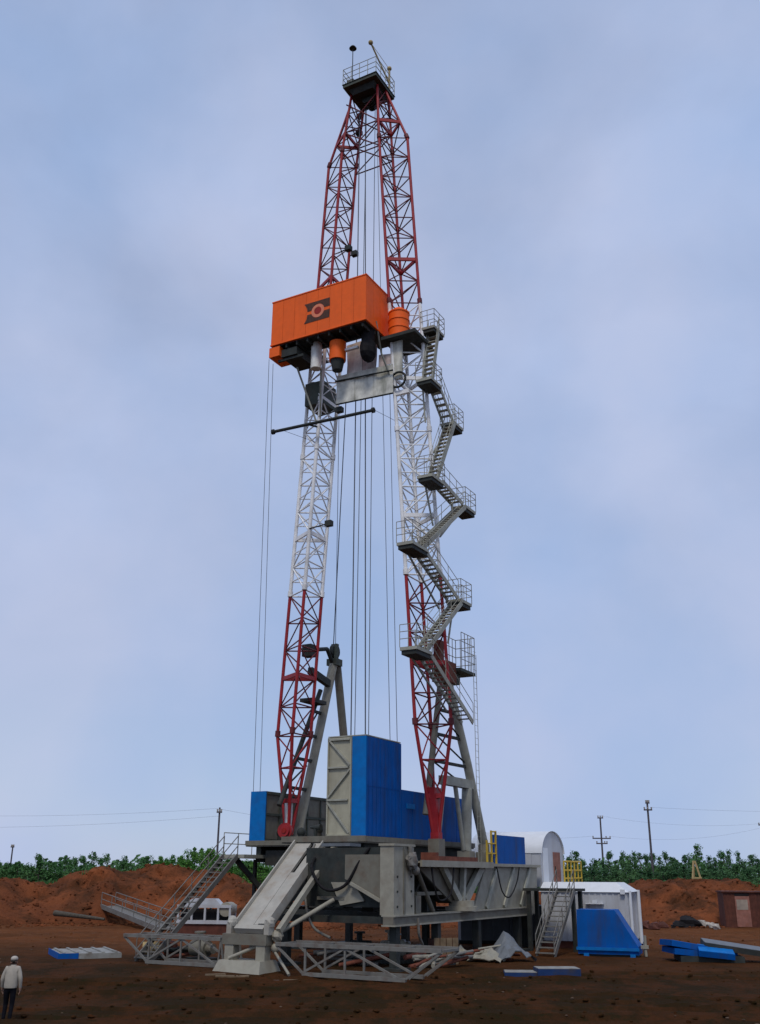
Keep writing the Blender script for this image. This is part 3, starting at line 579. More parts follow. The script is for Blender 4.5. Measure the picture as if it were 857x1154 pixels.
# footing of the near leg: top plate, funnel of plates, pedestal
b = MB(); b.box((-4.7, -5.95, 4.28), (3.4, -3.4, 4.36)); b.box((-4.75, -6.0, 4.12), (3.45, -5.9, 4.40)); tp = sub.part('footing_plate', b, 'lightgrey')
pbox(sub, 'leg_shoe', (-.34, -4.72, 4.365), (.34, -4.12, 5.45), 'grey'); b = MB(); b.box((-1.6, -5.3, 4.365), (3.0, -4.85, 4.62)); b.box((-.9, -4.84, 4.365), (-.65, -4.0, 4.8)); sub.part('shoe_plate', b, 'rustrail')
b = MB(); b.prism([(-4.3, -5.35, 4.27), (3.1, -5.35, 4.27), (.85, -5.35, 2.55), (-.35, -5.35, 2.55)], (0, .12, 0)); sub.part('funnel_plate', b, 'grey')
b = MB(); b.prism([(-4.4, -5.3, 4.27), (-4.4, -3.6, 4.27), (-.3, -4.6, 2.5), (-.3, -5.3, 2.5)], (.1, 0, 0)); sub.part('funnel_side', b, 'dark')
for (ut, ub, w) in ((-1.7, .05, .34), (.75, .35, .26), (2.95, .65, .42)): b = MB(); b.beam((ut, -5.52, 4.2), (ub, -5.6, 2.6), w, .22, (0, 1, 0)); sub.part('funnel_rib', b, 'stairgrey')
b = MB(); b.tube((.35, -5.55, 2.17), (.35, -5.55, 2.36), .78, 20); b.tube((.35, -5.55, 2.36), (.35, -5.55, 2.62), .62, 20); sub.part('pedestal', b, 'lightgrey')
b = MB(); b.tube((-3.9, -5.2, 4.2), (-2.3, -5.3, 2.2), .12, 6); b.box((-3.9, -5.3, 2.9), (-.8, -5.1, 3.05)); b.box((-4.6, -5.6, 2.17), (-4.1, -5.2, 2.9)); sub.part('inner_brace', b, 'grey')
# sloped side panel with ribs behind the funnel
b = MB(); b.prism([(3.5, -5.5, 4.2), (11.0, -5.5, 4.2), (10.7, -5.5, 1.75), (9.3, -5.5, 1.75), (9.3, -5.5, 2.17), (1.9, -5.5, 2.17)], (0, .1, 0)); sp_ = sub.part('side_panel', b, 'lightgrey', label='ribbed grey plate panel on the right of the substructure')
for ut in (4.9, 7.3, 9.7): b = MB(); b.beam((ut, -5.56, 4.15), (ut-1.55, -5.56, 2.22), .26, .09, (0, 1, 0)); sub.part('panel_rib', b, 'stairgrey', sp_)
b = MB(); b.box((3.47, -5.72, 4.2), (11.05, -5.35, 4.34)); sub.part('panel_cap', b, 'lightgrey', sp_)
b = MB(); b.box((3.5, -5.34, 4.08), (11.0, 3.2, 4.2)); sub.part('rear_deck', b, 'dark')
for v0 in (-4.9, 2.8): pbox(sub, 'rear_leg', (10.3, v0-.2, -.1), (10.7, v0+.2, 4.07), 'dark')
def hose(pts, r, m, nm='hose'):
    P = [Vector(p) for p in pts]; q = []
    for i in range(len(P)-1):
        a, b_, c, d = P[max(0, i-1)], P[i], P[i+1], P[min(len(P)-1, i+2)]
        for k in range(6):
            t = k/6; q.append(.5*((2*b_)+(c-a)*t+(2*a-5*b_+4*c-d)*t*t+(-a+3*b_-3*c+d)*t**3))
    bb = MB(); bb.path(q+[P[-1]], r, 7); return sub.part(nm, bb, m)
hose([(-5.3, -1.6, 5.1), (-6.8, -1.5, 4.2), (-6.9, -2.2, 3.2), (-6.8, -3.2, 3.3), (-6.7, -3.9, 4.3), (-6.5, -4.3, 4.9)], .07, 'black')
hose([(-5.2, -.6, 5.1), (-6.2, -.9, 4.0), (-6.6, -1.1, 2.6), (-6.7, -1.6, 1.6), (-6.9, -2.6, 1.2)], .06, 'trussgrey')
hose([(-3.4, -5.8, 4.3), (-3.6, -6.0, 3.4), (-3.0, -6.0, 2.7), (-1.8, -6.0, 3.0), (-1.2, -5.9, 4.2)], .045, 'black', 'cable')
hose([(4.4, -5.75, 4.2), (4.8, -5.85, 3.0), (5.8, -5.85, 2.7), (7.0, -5.8, 3.4), (7.6, -5.75, 4.2)], .035, 'black', 'cable')
hose([(-5.0, -5.9, 2.0), (-4.9, -5.9, 1.3), (-4.2, -5.7, .9), (-3.4, -5.4, .3), (-2.4, -5.2, .06)], .06, 'trussgrey')
for u0 in (-6.6, -5.3):
    for zz in (2.5, 3.1, 3.7): b = MB(); b.tube((u0, -5.70, zz), (u0, -5.76, zz), .05, 6); sub.part('bolt', b, 'dark', col)
for (qa, qb) in (((-4.55, -5.28, 2.17), (-4.35, -5.0, 4.27)), ((-1.9, -4.8, 2.17), (-1.6, -4.5, 4.27)), ((2.6, -4.8, 2.17), (2.9, -4.5, 4.27))): pbox(sub, 'inner_post', qa, qb, 'dark')
b = MB(); b.beam((-4.4, -5.0, 2.2), (-1.8, -4.7, 4.2), .16, .16); b.beam((-1.7, -4.7, 4.2), (2.7, -4.7, 2.2), .16, .16); sub.part('inner_diagonal', b, 'dark')
# left outer stage
b = MB(); b.box((-2.3, 5.55, 4.55), (1.6, 7.0, 4.72)); st = sub.part('stage', b, 'stairgrey'); b = MB(); b.beam((-2.0, 6.3, 4.5), (.2, 5.35, 2.3), .2, .25); b.beam((-.1, 6.4, 4.5), (-.1, 6.4, -.1), .16, .16); sub.part('stage_bracket', b, 'dark', st)
b = MB()
for p, q in (((-2.25, 6.95), (1.55, 6.95)), ((1.55, 6.95), (1.55, 5.6))):
    for hh in (.55, 1.1): b.tube((*p, 4.72+hh), (*q, 4.72+hh), .025, 5)
    for i in range(4): t = i/3; b.tube((p[0]+(q[0]-p[0])*t, p[1]+(q[1]-p[1])*t, 4.72), (p[0]+(q[0]-p[0])*t, p[1]+(q[1]-p[1])*t, 5.82), .025, 5)
sub.part('stage_railing', b, 'stairgrey', st)
b = MB()
for (u0, v0) in ((.2, 5.0), (-.4, 3.3), (-3.0, .6)): b.tube((u0, v0, 5.4), (u0, v0, 5.75), .18, 10); b.ball((u0, v0, 5.85), .25, 8, 6)
b.tube((-4.2, .0, 5.4), (-4.2, .0, 5.9), .09, 8); b.tube((-4.2, -.3, 5.9), (-4.2, .3, 5.9), .16, 10, .05); sub.part('floor_fitting', b, 'dark')

# generic straight stairs (own frame: climbs +x from origin, width along y)
def stairs(T, L, Hh, w, m, ntread, rail=True, mrail=None):
    me = MB().box((-.13, -w/2+.03, -.025), (.13, w/2-.03, .025)).mesh('tread', m)
    for s in (-1, 1): b = MB(); b.beam((0, s*w/2, 0.05), (L, s*w/2, Hh), .07, .26); T.part('stringer', b, m)
    for i in range(ntread): t = (i+.5)/ntread; T.inst('tread', me, (L*t, 0, .05+(Hh-.05)*t))
    if rail:
        for s in (-1, 1):
            b = MB()
            for hh in (.5, 1.0): b.tube((0, s*w/2, hh), (L, s*w/2, Hh+hh), .025, 6)
            for i in range(6): t = i/5; b.tube((L*t, s*w/2, Hh*t), (L*t, s*w/2, Hh*t+1.0), .025, 6)
            T.part('handrail', b, mrail or m)
def rigpt(u_, v_, z_): return O + UX*u_ + VX*v_ + Vector((0, 0, z_))
T = Thing('stairway', 'grey steel stairs with handrails climbing to the stage left of the ramp', 'stairs', rigpt(-8.5, 6.4, -.02), 'ground stairs', rig=False, rotz=RIGROT); stairs(T, 6.15, 4.66, .9, 'trussgrey', 20)
T = Thing('stairway', 'steep steel stairs rising to the yellow railed platform before the white sheds', 'stairs', rigpt(4.4, -8.2, -.02), 'ground stairs', rig=False, rotz=RIGROT); stairs(T, 3.6, 3.1, .95, 'trussgrey', 13)
# platform at the head of those stairs
T = Thing('service_platform', 'steel platform with yellow guard rails beside the round roofed shed', 'platform', (10, -7.2, 0))
pbox(T, 'deck', (8.0, -8.75, 2.98), (9.6, -5.75, 3.12), 'dark')
for (u0, v0) in ((8.2, -8.5), (8.2, -6.0), (9.4, -8.5), (9.4, -6.0)): pbox(T, 'leg', (u0-.1, v0-.1, -.1), (u0+.1, v0+.1, 2.975), 'dark')
b = MB(); pts = [(13.4, -6.3), (16.6, -6.3)]
for p, q in zip(pts, pts[1:]):
    for hh in (.5, .95, 1.45): b.tube((*p, 3.12+hh), (*q, 3.12+hh), .05, 6)
    for i in range(6): t = i/5; b.tube((p[0]+(q[0]-p[0])*t, p[1]+(q[1]-p[1])*t, 3.12), (p[0]+(q[0]-p[0])*t, p[1]+(q[1]-p[1])*t, 4.57), .05, 6)
T.part('guard_rail', b, 'yellow')
pbox(T, 'deck', (13.3, -6.5, 2.98), (16.7, -5.72, 3.12), 'green')
for u0 in (13.5, 16.5): pbox(T, 'leg', (u0-.1, -6.2, -.1), (u0+.1, -6.0, 2.975), 'dark')

# ================================================================== BLUE WALLS ON THE FLOOR
bw = Thing('wind_wall', 'tall blue clad booth with braced grey end at the front of the drill floor', 'booth', (-4.7, -2.0, 5.46))
BZ0, BZ1 = 5.47, 10.02
b = MB(); b.box((-4.62, -2.22, BZ0), (-4.56, -.86, BZ1)); ge = bw.part('grey_end', b, 'booth')
b = MB()
for (y0, z0, y1, z1) in ((-.92, BZ0, -.92, BZ1), (-2.18, BZ0, -2.18, BZ1), (-.9, BZ0+.05, -2.2, BZ0+.05), (-.9, BZ1-.05, -2.2, BZ1-.05)): b.beam((-4.66, y0, z0), (-4.66, y1, z1), .07, .07, (1, 0, 0))
bw.part('end_frame', b, 'booth', ge)
b = MB()
for (y0, z0, y1, z1) in ((-.9, 7.1, -2.05, 7.1), (-.9, 8.6, -2.05, 8.6), (-.92, 9.95, -2.15, 8.7), (-.92, 7.2, -2.15, 8.5), (-.92, 7.0, -2.15, 5.6), (-.9, 9.92, -2.15, 9.92)): b.beam((-4.68, y0, z0), (-4.68, y1, z1), .08, .09, (1, 0, 0))
bw.part('end_brace', b, 'stairgrey', ge)
b = MB(); b.prism([(-4.62, -2.23, BZ0), (-4.62, -3.0, BZ0), (-4.62, -3.0, BZ1+.02), (-4.62, -2.23, BZ1+.02)], (.06, 0, 0)); bw.part('front_panel', b, 'bluelight')  # lighter blue than the side panels: sunlit front face put into the colour
for i, (ua, ub) in enumerate(((-4.55, -3.4), (-3.39, -2.25), (-2.24, -1.08))):
    pbox(bw, 'side_panel', (ua, -3.02, BZ0), (ub, -2.96, 7.72 - .006), 'blue'); pbox(bw, 'side_panel', (ua, -3.03, 7.72), (ub, -2.97, BZ1), 'blue')
for k_ in range(9): u0 = -4.4+.39*k_; pbox(bw, 'rib', (u0-.02, -3.05, BZ0+.05), (u0+.02, -3.031, BZ1-.05), 'blue')
b = MB(); b.box((-4.62, -3.0, BZ1+.03), (-1.08, -.86, BZ1+.08)); bw.part('roof_sheet', b, 'stairgrey'); pbox(bw, 'back_wall', (-1.14, -2.95, BZ0), (-1.08, -.86, BZ1), 'blue'); pbox(bw, 'inner_wall', (-4.55, -.92, BZ0), (-1.15, -.86, BZ1), 'booth')
w2 = Thing('wind_wall', 'low blue panel wall running behind the near red leg', 'wall panel', (2.8, -3.0, 5.44))
us = [-1.05, .1, 1.3, 2.7, 4.1, 5.4, 6.8]
for i, (a, c) in enumerate(zip(us, us[1:])): pbox(w2, 'panel', (a+.01, -3.04 - .01*(i % 2), 5.46), (c-.01, -2.98, 7.78), 'blue')
b = MB(); b.box((-1.05, -2.97, 5.46), (6.8, -2.9, 5.6)); b.box((-1.05, -2.97, 7.5), (6.8, -2.9, 7.7)); w2.part('rail', b, 'booth')
pbox(w2, 'patch', (-.6, -3.09, 6.9), (.3, -3.06, 7.15), 'bluelight')
w3 = Thing('wind_wall', 'grey backed wall panel with a blue return at the left edge of the drill floor', 'wall panel', (2.5, 5.5, 5.4))
us = [-.68, .7, 2.1, 3.5, 4.9, 6.2]
for a, c in zip(us, us[1:]): pbox(w3, 'panel', (a+.012, 5.5, 5.42), (c-.012, 5.56, 7.95), 'grey')
b = MB(); b.box((-.68, 5.42, 6.75), (6.2, 5.49, 6.87)); b.box((-.68, 5.42, 7.85), (6.2, 5.495, 8.0)); b.box((-.68, 5.42, 5.42), (6.2, 5.49, 5.55))
for a in us: b.box((a-.05, 5.44, 5.56), (a+.05, 5.487, 7.84))
w3.part('frame', b, 'green'); pbox(w3, 'return_panel', (-.76, 5.42, 5.42), (-.69, 6.42, 8.0), 'bluelight', label='narrow blue return panel'); pbox(w3, 'outer_skin', (-.68, 5.565, 5.42), (6.2, 5.60, 7.97), 'blue')
w4 = Thing('wind_wall', 'low blue wall panel on the rear deck beside the white round roofed shed', 'wall panel', (7.4, -5.2, 4.35))
for a, c in ((5.2, 6.7), (6.72, 8.2), (8.22, 9.8)): pbox(w4, 'panel', (a, -5.28, 4.36), (c, -5.2, 5.82), 'blue')
pbox(w4, 'rail', (5.2, -5.19, 5.6), (9.8, -5.12, 5.75), 'dark')
T = Thing('guard_rail', 'pale yellow upright rails on the deck between near mast leg and blue panel', 'guard rail', (4.8, -5.5, 4.34))
for u0 in (3.9, 4.5, 5.1): b = MB(); b.beam((u0, -5.45, 4.34), (u0, -5.45, 6.0 if u0 > 4 else 5.5), .09, .09); T.part('post', b, 'yellow')
b = MB()
for hh in (.5, 1.0): b.tube((3.9, -5.45, 4.34+hh), (5.1, -5.45, 4.34+hh), .04, 6)
b.tube((4.5, -5.45, 5.95), (5.1, -5.45, 5.95), .04, 6); T.part('rail', b, 'yellow')

# ================================================================== RAMP, STAND
rp_ = Thing('pipe_ramp', 'pale steel chute ramp sloping from the drill floor down towards the yard', 'ramp', (-9.4, .2, 1.5))
a0, a1 = Vector((-4.75, -.08, 5.38)), Vector((-9.75, -.32, 1.75)); wv = Vector((0, 1, 0)); nup = Vector((-(a0.z-a1.z), 0, a0.x-a1.x)).normalized()
def rpart(nm, v0, v1, t0, t1, h0, h1, m, label=None):
    b = MB(); P = []
    for t in (t0, t1):
        c = a0.lerp(a1, t)
        for (vv, hh) in ((v0, h0), (v1, h0), (v1, h1), (v0, h1)): P.append(c + wv*vv + nup*hh)
    b.add(P, [(0,1,2,3),(7,6,5,4),(0,4,5,1),(1,5,6,2),(2,6,7,3),(3,7,4,0)]); return rp_.part(nm, b, m, label=label)
rpart('chute_plate', -.22, .62, .04, 1.0, -.12, 0, 'ramp'); rpart('chute_plate', -.86, -.44, .0, .98, -.12, 0.0, 'ramp'); rpart('slot_plate', -.43, -.23, .42, .99, -.12, -.01, 'ramp'); rpart('slot_floor', -.45, -.2, .0, .42, -.5, -.4, 'black')
rpart('side_wall', .63, .70, .02, 1.0, -.3, .16, 'ramp'); rpart('side_wall', -.94, -.87, .02, 1.0, -.3, .12, 'ramp'); rpart('under_beam', -.9, -.7, .03, .97, -.4, -.121, 'grey'); rpart('under_beam', .35, .55, .05, .97, -.4, -.121, 'grey')
rpart('side_tube', -1.55, -1.33, .05, 1.0, -.35, -.13, 'lightgrey'); rpart('side_tube', -1.30, -1.2, .05, .95, -.5, -.3, 'grey')
rpart('lip', -.86, .62, 1.0, 1.04, -.2, .03, 'ramp')
for v0 in (-1.1, .82): b = MB(); b.ball((-9.75, v0-.3, 1.85), .26, 8, 6, (1, .8, 1), .15); b.box((-10.0, v0-.42, 1.4), (-9.6, v0-.18, 1.8)); rp_.part('hinge', b, 'ramp')
stn = Thing('ramp_stand', 'grey steel stand with two stub posts under the foot of the ramp', 'stand', (-9.9, 0, 0))
b = MB(); b.add([(-10.6,-1.55,-.08),(-9.0,-1.55,-.08),(-9.0,.85,-.08),(-10.6,.85,-.08),(-10.35,-1.4,.42),(-9.2,-1.4,.42),(-9.2,.7,.42),(-10.35,.7,.42)], [(0,3,2,1),(4,5,6,7),(0,1,5,4),(1,2,6,5),(2,3,7,6),(3,0,4,7)]); stn.part('base', b, 'lightgrey')
for v0 in (-1.15, .45): b = MB(); b.beam((-9.8, v0, .42), (-9.8, v0, 1.0), .45, .42); stn.part('stub_post', b, 'lightgrey')
b = MB(); b.box((-10.05, -1.45, 1.0), (-9.5, .8, 1.42)); stn.part('bolster', b, 'grey')
b = MB(); b.ball((-9.55, -1.65, 1.35), .25, 8, 6, (1, 1, 1), .15); b.ball((-9.55, -1.6, .9), .2, 8, 6); b.tube((-9.6, -1.4, 1.2), (-10.2, .3, .48), .07, 6); b.tube((-9.6, -1.6, .75), (-10.6, -3.0, .03), .06, 6); stn.part('knuckle', b, 'lightgrey')

# ================================================================== GROUND TRUSSES
def truss(nm, label, u0, vt0, vt1, vb0, vb1, depth, mid, zt=1.12):
    T = Thing(nm, label, 'truss frame', (u0, (vt0+vt1)/2, -.02), 'truss frames in front of the rig')
    for k, uu in enumerate((u0, u0+depth)):
        b = MB(); b.beam((uu, vt0, zt), (uu, vt1, zt), .13, .14); T.part('top_chord', b, 'trussgrey'); b = MB(); b.beam((uu, vb0, .07), (uu, vb1, .07), .13, .14); T.part('bottom_chord', b, 'trussgrey')
        vm = [vb0+(vb1-vb0)*t for t in mid]
        for i, (p, q) in enumerate((((vt0, zt-.05), (vb0, .1)), ((vt1, zt-.05), (vb1, .1)), ((vb0, .12), (vm[0], zt-.06)), ((vm[0], zt-.06), (vm[1], .12)), ((vm[1]+.5*(1 if vb1 > vb0 else -1), .12), (vt1, zt-.06)), ((vb0-.1*(1 if vb0 > vb1 else -1), .1), (vb0-.1*(1 if vb0 > vb1 else -1), zt-.06)), ((vm[0], zt), (vm[0], .1)))):
            b = MB(); b.beam((uu+.012, p[0], p[1]), (uu+.012, q[0], q[1]), .08, .085 - .004*i, (1, 0, 0)); T.part('brace', b, 'trussgrey')
    for t in (0, .25, .5, .75, 1): vv0 = vt0+(vt1-vt0)*t; b = MB(); b.beam((u0+.07, vv0, zt-.01), (u0+depth-.07, vv0, zt-.01), .09, .09); T.part('cross_bar', b, 'trussgrey')
    return T
truss('pipe_truss', 'long grey trapezoid truss frame on the ground right of the ramp stand', -10.4, -2.2, -9.6, -3.5, -8.1, 1.5, (.42, .92))
truss('pipe_truss', 'grey truss frame with slanted end on the ground left of the ramp stand', -9.2, 7.0, 1.5, 5.6, 1.6, 1.3, (.48, .95))
mat('bluedark', (.006, .03, .11), .6, var=.2, dirt=(.05, .04, .035), damt=.7)
mat('oldwood', (.17, .12, .07), .85, var=.3, dirt=(.08, .055, .035), damt=.7)
mat('oldstone', (.10, .065, .042), .9, var=.3)
mat('panelgrey', (.26, .26, .24), .7, var=.25, scale=1.5, dirt=(.12, .09, .06), damt=.7)
# ================================================================== SHEDS
def archshed():
    u0, u1, v0, v1, z0 = 11.5, 15.35, -5.6, -1.2, 3.14
    T = Thing('round_roof_shed', 'white shed with a rounded roof and rusty door raised on the deck', 'shed', (13.4, -3.4, z0))
    zs = 5.0; r = (u1-u0)/2; c = (u0+u1)/2; rise = 1.25
    pr = lambda rr, k=12: [(c-rr*math.cos(math.pi*i/k), zs+rise*rr/r*math.sin(math.pi*i/k)) for i in range(k+1)]
    b = MB(); pts = [(u0, z0)] + pr(r) + [(u1, z0)]
    b.prism([(x, v0, z) for x, z in pts], (0, .06, 0)); T.part('end_wall', b, 'shed')
    b = MB(); b.prism([(x, v1, z) for x, z in pts], (0, -.06, 0)); T.part('end_wall', b, 'shed')
    q = pr(r+.05, 16); b = MB(); n = len(q)
    b.add([(x, v0-.1, z) for x, z in q]+[(x, v1+.1, z) for x, z in q], [(i, i+1, n+i+1, n+i) for i in range(n-1)], True); T.part('roof', b, 'roof')
    for i in range(8):
        a = v0+.07+(v1-v0-.14)*i/8; e = v0+.07+(v1-v0-.14)*(i+1)/8; b = MB(); b.box((u0 - .02*(i % 2), a, z0), (u0+.05, e-.01, zs)); T.part('side_panel', b, 'shed')
    pbox(T, 'side_wall', (u1-.05, v0+.07, z0), (u1, v1-.07, zs), 'shed')
    b = MB(); b.box((c+.1, v0-.05, z0+.02), (c+1.25, v0-.01, z0+1.95)); d = T.part('door', b, 'rustdoor', label='rust stained door')
    pbox(T, 'handle', (c+.2, v0-.09, z0+.95), (c+.3, v0-.055, z0+1.15), 'dark', d)
    pbox(T, 'corner_trim', (u0+.25, v0-.03, z0), (u0+1.1, v0-.002, 5.3), 'roof')
archshed()
AZ = R(20); sdir = Vector((math.sin(AZ), math.cos(AZ), 0)); fdir = Vector((math.cos(AZ), -math.sin(AZ), 0)); SROT = -AZ
def shed():
    P = ground(711, 1062, .38); base = P - fdir*2.4 + sdir*2.4; base.z = 0
    T = Thing('metal_shed', 'white ribbed metal shed with a pale hipped roof on skids behind the blue housing', 'shed', base, rig=False, rotz=SROT)
    hx, hy, z0, z1 = 2.4, 2.4, .36, 2.92
    b = MB(); b.box((-hx, -hy, z0), (hx, hy, z1)); wl = T.part('wall', b, 'shed')
    for i in range(15): x = -hx+.12+(2*hx-.24)*i/14; b = MB(); b.box((x-.045, -hy-.035, z0+.05), (x+.045, -hy-.001, z1-.05)); T.part('rib', b, 'shed', wl)
    for i in range(15): y = -hy+.12+(2*hy-.24)*i/14; b = MB(); b.box((hx+.001, y-.045, z0+.05), (hx+.035, y+.045, z1-.05)); T.part('rib', b, 'shed', wl)
    b = MB(); o = .10; k = .62; zr = 3.42
    b.add([(-hx-o,-hy-o,z1),(hx+o,-hy-o,z1),(hx+o,hy+o,z1),(-hx-o,hy+o,z1),(-hx+.05,-hy+k,zr),(hx-k,-hy+k,zr),(hx-k,hy-k,zr),(-hx+.05,hy-k,zr)], [(0,1,5,4),(1,2,6,5),(2,3,7,6),(3,0,4,7),(4,5,6,7),(3,2,1,0)]); rf = T.part('roof', b, 'roof')
    pbox(T, 'vent', (hx-.35, -hy-.2, z1-.1), (hx-.1, -hy-.11, z1+.15), 'roof', rf)
    pbox(T, 'lamp_shelf', (.1, -hy-.3, 2.3), (1.1, -hy-.04, 2.36), 'roof'); pbox(T, 'lamp', (.5, -hy-.25, 2.37), (.75, -hy-.08, 2.52), 'roof')
    for y in (-hy+.3, hy-.3): b = MB(); b.box((-hx-.2, y-.15, -.1), (hx+.25, y+.15, .35)); T.part('skid', b, 'rustrail')
    b = MB(); b.tube((hx+.12, -hy+.2, .1), (hx+.12, -hy+.2, 3.0), .09, 8); b.tube((hx+.12, hy-.6, .1), (hx+.12, hy-.6, 3.0), .12, 8); T.part('down_pipe', b, 'roof')
shed()
def housing():
    P = ground(652, 1077); P.z = gz(P.x, P.y) - .03
    T = Thing('blue_housing', 'bright blue sheet metal housing with one sloping side on the ground before the white shed', 'housing', P, rig=False, rotz=SROT)
    L, D, Hh = 2.98, 1.7, 2.18
    b = MB(); b.add([(0,0,.12),(L,0,.12),(L,D,.12),(0,D,.12),(0.02,.06,Hh),(L-1.05,.06,Hh),(L-1.05,D,Hh),(0.02,D,Hh),(L,0,.5),(L,D,.5),(0,0,.5),(0,D,.5)],
        [(0,1,8,10),(10,8,5,4),(1,2,9,8),(8,9,6,5),(4,5,6,7),(0,10,11,3),(10,4,7,11),(2,3,11,9),(9,11,7,6),(0,3,2,1)]); T.part('shell', b, 'blue')
    b = MB(); b.box((-.05, -.10, .30), (L+.05, -.005, .44)); T.part('flange', b, 'bluelight')
    b = MB(); b.box((.1, .1, -.02), (L-.1, D-.1, .119)); T.part('skid', b, 'dark')
    for x in (.3, L-.4): pbox(T, 'foot', (x, -.12, -.02), (x+.25, .09, .16), 'bluelight')
    b = MB(); b.tube((L+.3, .5, .05), (L+.3, .5, 1.0), .07, 8); b.box((L+.08, .4, .4), (L+.45, .6, .55)); b.tube((L+.22, 1.0, .05), (L+.22, 1.0, .7), .09, 8); T.part('coupling', b, 'lightgrey')
housing()
# grey tank under the rear of the rig
P = ground(520, 1064); T = Thing('mud_tank', 'blue grey steel tank in the shade under the rear of the rig', 'tank', (P.x, P.y, -.05), rig=False, rotz=0)
b = MB(); b.box((0, 0, .25), (6.6, 2.2, 2.15)); sh_ = T.part('shell', b, 'tank')
for x in (.9, 1.9, 2.9, 3.8, 4.8, 5.8): pbox(T, 'stiffener', (x-.05, -.06, .28), (x+.05, -.002, 2.1), 'tank', sh_)
pbox(T, 'skid', (-.1, .2, -.02), (6.7, 2.0, .248), 'dark')
# brown hut at the right edge
P = ground(819, 1045); T = Thing('brown_hut', 'rusty brown sheet hut with a pale notice at the foot of the bank', 'hut', (P.x, P.y, -.05), rig=False, rotz=R(-8))
b = MB(); b.box((0, 0, 0), (4.6, 2.6, 2.62)); wl = T.part('wall', b, 'brown')
for i in range(18): x = .1+4.4*i/17; pbox(T, 'rib', (x-.04, -.03, .03), (x+.04, -.001, 2.58), 'brown', wl)
pbox(T, 'roof', (-.12, -.15, 2.63), (4.72, 2.72, 2.72), 'brown'); d = pbox(T, 'door', (.85, -.07, .1), (1.95, -.032, 2.35), 'rustdoor'); pbox(T, 'notice', (.95, -.085, 1.35), (1.8, -.073, 2.1), 'paleposter', d); pbox(T, 'door_gap', (.85, -.065, 2.36), (1.95, -.031, 2.55), 'black')
pbox(T, 'door', (3.0, -.06, .1), (4.1, -.032, 2.3), 'rustdoor')

# ================================================================== PANELS AND SCRAP ON THE GROUND
def slab(nm, label, cat, p, size, rot, mtop, mside, ribs=3, group=None):
    T = Thing(nm, label, cat, p, group, rig=False, rotz=rot); L, D, h = size
    b = MB(); b.box((0, 0, 0), (L, D, h)); T.part('frame', b, mside)
    b = MB(); b.box((.02, .02, h+.002), (L-.02, D-.02, h+.02)); T.part('top_sheet', b, mtop)
    for i in range(ribs): x = .25+(L-.5)*i/max(1, ribs-1); pbox(T, 'rib', (x-.06, .06, h+.021), (x+.06, D-.06, h+.075), mtop)
    return T
P = ground(66, 1081); slab('wall_panel', 'flat pale panel with a blue edge lying alone on the ground at left', 'panel', (P.x, P.y, gz(P.x, P.y)-.05), (2.9, 3.6, .24), R(24), 'panelgrey', 'panelgrey', 5).part('blue_end', MB().box((-.03, -.03, -.01), (-.002, 3.62, .3)).box((-.002, -.03, -.01), (.9, -.002, .28)), 'blue')
b = None
P = ground(768, 1085); base = Vector((P.x, P.y, gz(P.x, P.y)-.03))
for i, (dx_, dy_, dz, L, D, rz, tx, ty, mt, ms_, lab) in enumerate((
      (0, 0, .02, 2.9, 1.9, -6, 0, 1, 'dark', 'dark', 'dark bottom panel of the blue stack at the right'), (-.25, .05, .36, 2.9, 1.9, 3, 5, 0, 'blue', 'blue', 'middle blue panel of the stack at the right'),
      (-.35, .1, .72, 3.1, 1.9, 2, 9, -2, 'bluelight', 'blue', 'topmost light blue panel of the stack at the right'), (1.2, .2, .62, 3.9, 1.6, -10, 7.5, 4, 'tank', 'dark', 'grey panel sliding off the blue stack to the right'), (.75, -.35, .30, 1.6, 1.0, -10, 5, 14, 'bluelight', 'blue', 'short blue panel leaning at the front of the stack'))):
    T = slab('wall_panel', lab, 'panel', base+Vector((dx_, dy_, dz)), (L, D, .24), 0, mt, ms_, 0, 'stacked panels at the right'); T.e.rotation_euler = (R(ty), R(tx), R(rz))
for i, (q, L, rz, lab) in enumerate((((569, 1099), 1.75, -4, 'pale panel with blue underside lying nearest before the mud tank'), ((607, 1100), 1.5, 2, 'short pale panel with blue underside beside its longer twin'))):
    P = ground(*q); slab('wall_panel', lab, 'panel', (P.x, P.y, gz(P.x, P.y)-.02), (L*1.15, 1.1, .26), R(rz), 'panelgrey', 'bluedark', 0, 'pale panels before the tank')
# white frame behind the ramp
P = ground(211, 1047); T = Thing('white_body_frame', 'white framed machine body with square openings lying behind the ramp', 'machine body', (P.x+.3, P.y-6, gz(P.x, P.y)+.45), rig=False, rotz=R(-6))
b = MB(); b.box((0, 0, .2), (3.7, 1.6, .42)); T.part('sill', b, 'shed'); b = MB(); b.box((.1, .1, -.55), (3.6, 1.5, .199)); T.part('sledge', b, 'brown'); b = MB()
for x in (0.02, .95, 1.85, 2.75, 3.55): b.box((x, 0.01, .42), (x+.13, .16, 1.2)); b.box((x, 1.44, .42), (x+.13, 1.59, 1.2))
T.part('post', b, 'shed'); b = MB(); b.box((0, 0, 1.2), (3.7, .2, 1.38)); b.box((0, 1.4, 1.2), (3.7, 1.6, 1.38)); b.box((0, .2, 1.2), (.2, 1.4, 1.37)); T.part('top_rail', b, 'shed')
b = MB(); b.prism([(.4, .3, 1.38), (2.9, .3, 1.38), (2.5, .3, 1.75), (.9, .3, 1.75)], (0, 1.0, 0)); T.part('hood', b, 'shed'); b = MB(); b.tube((3.3, .1, 1.1), (3.3, 1.5, 1.1), .45, 14); T.part('drum', b, 'lightgrey'); pbox(T, 'dark_core', (.15, .5, .43), (3.5, 1.1, 1.1), 'black')
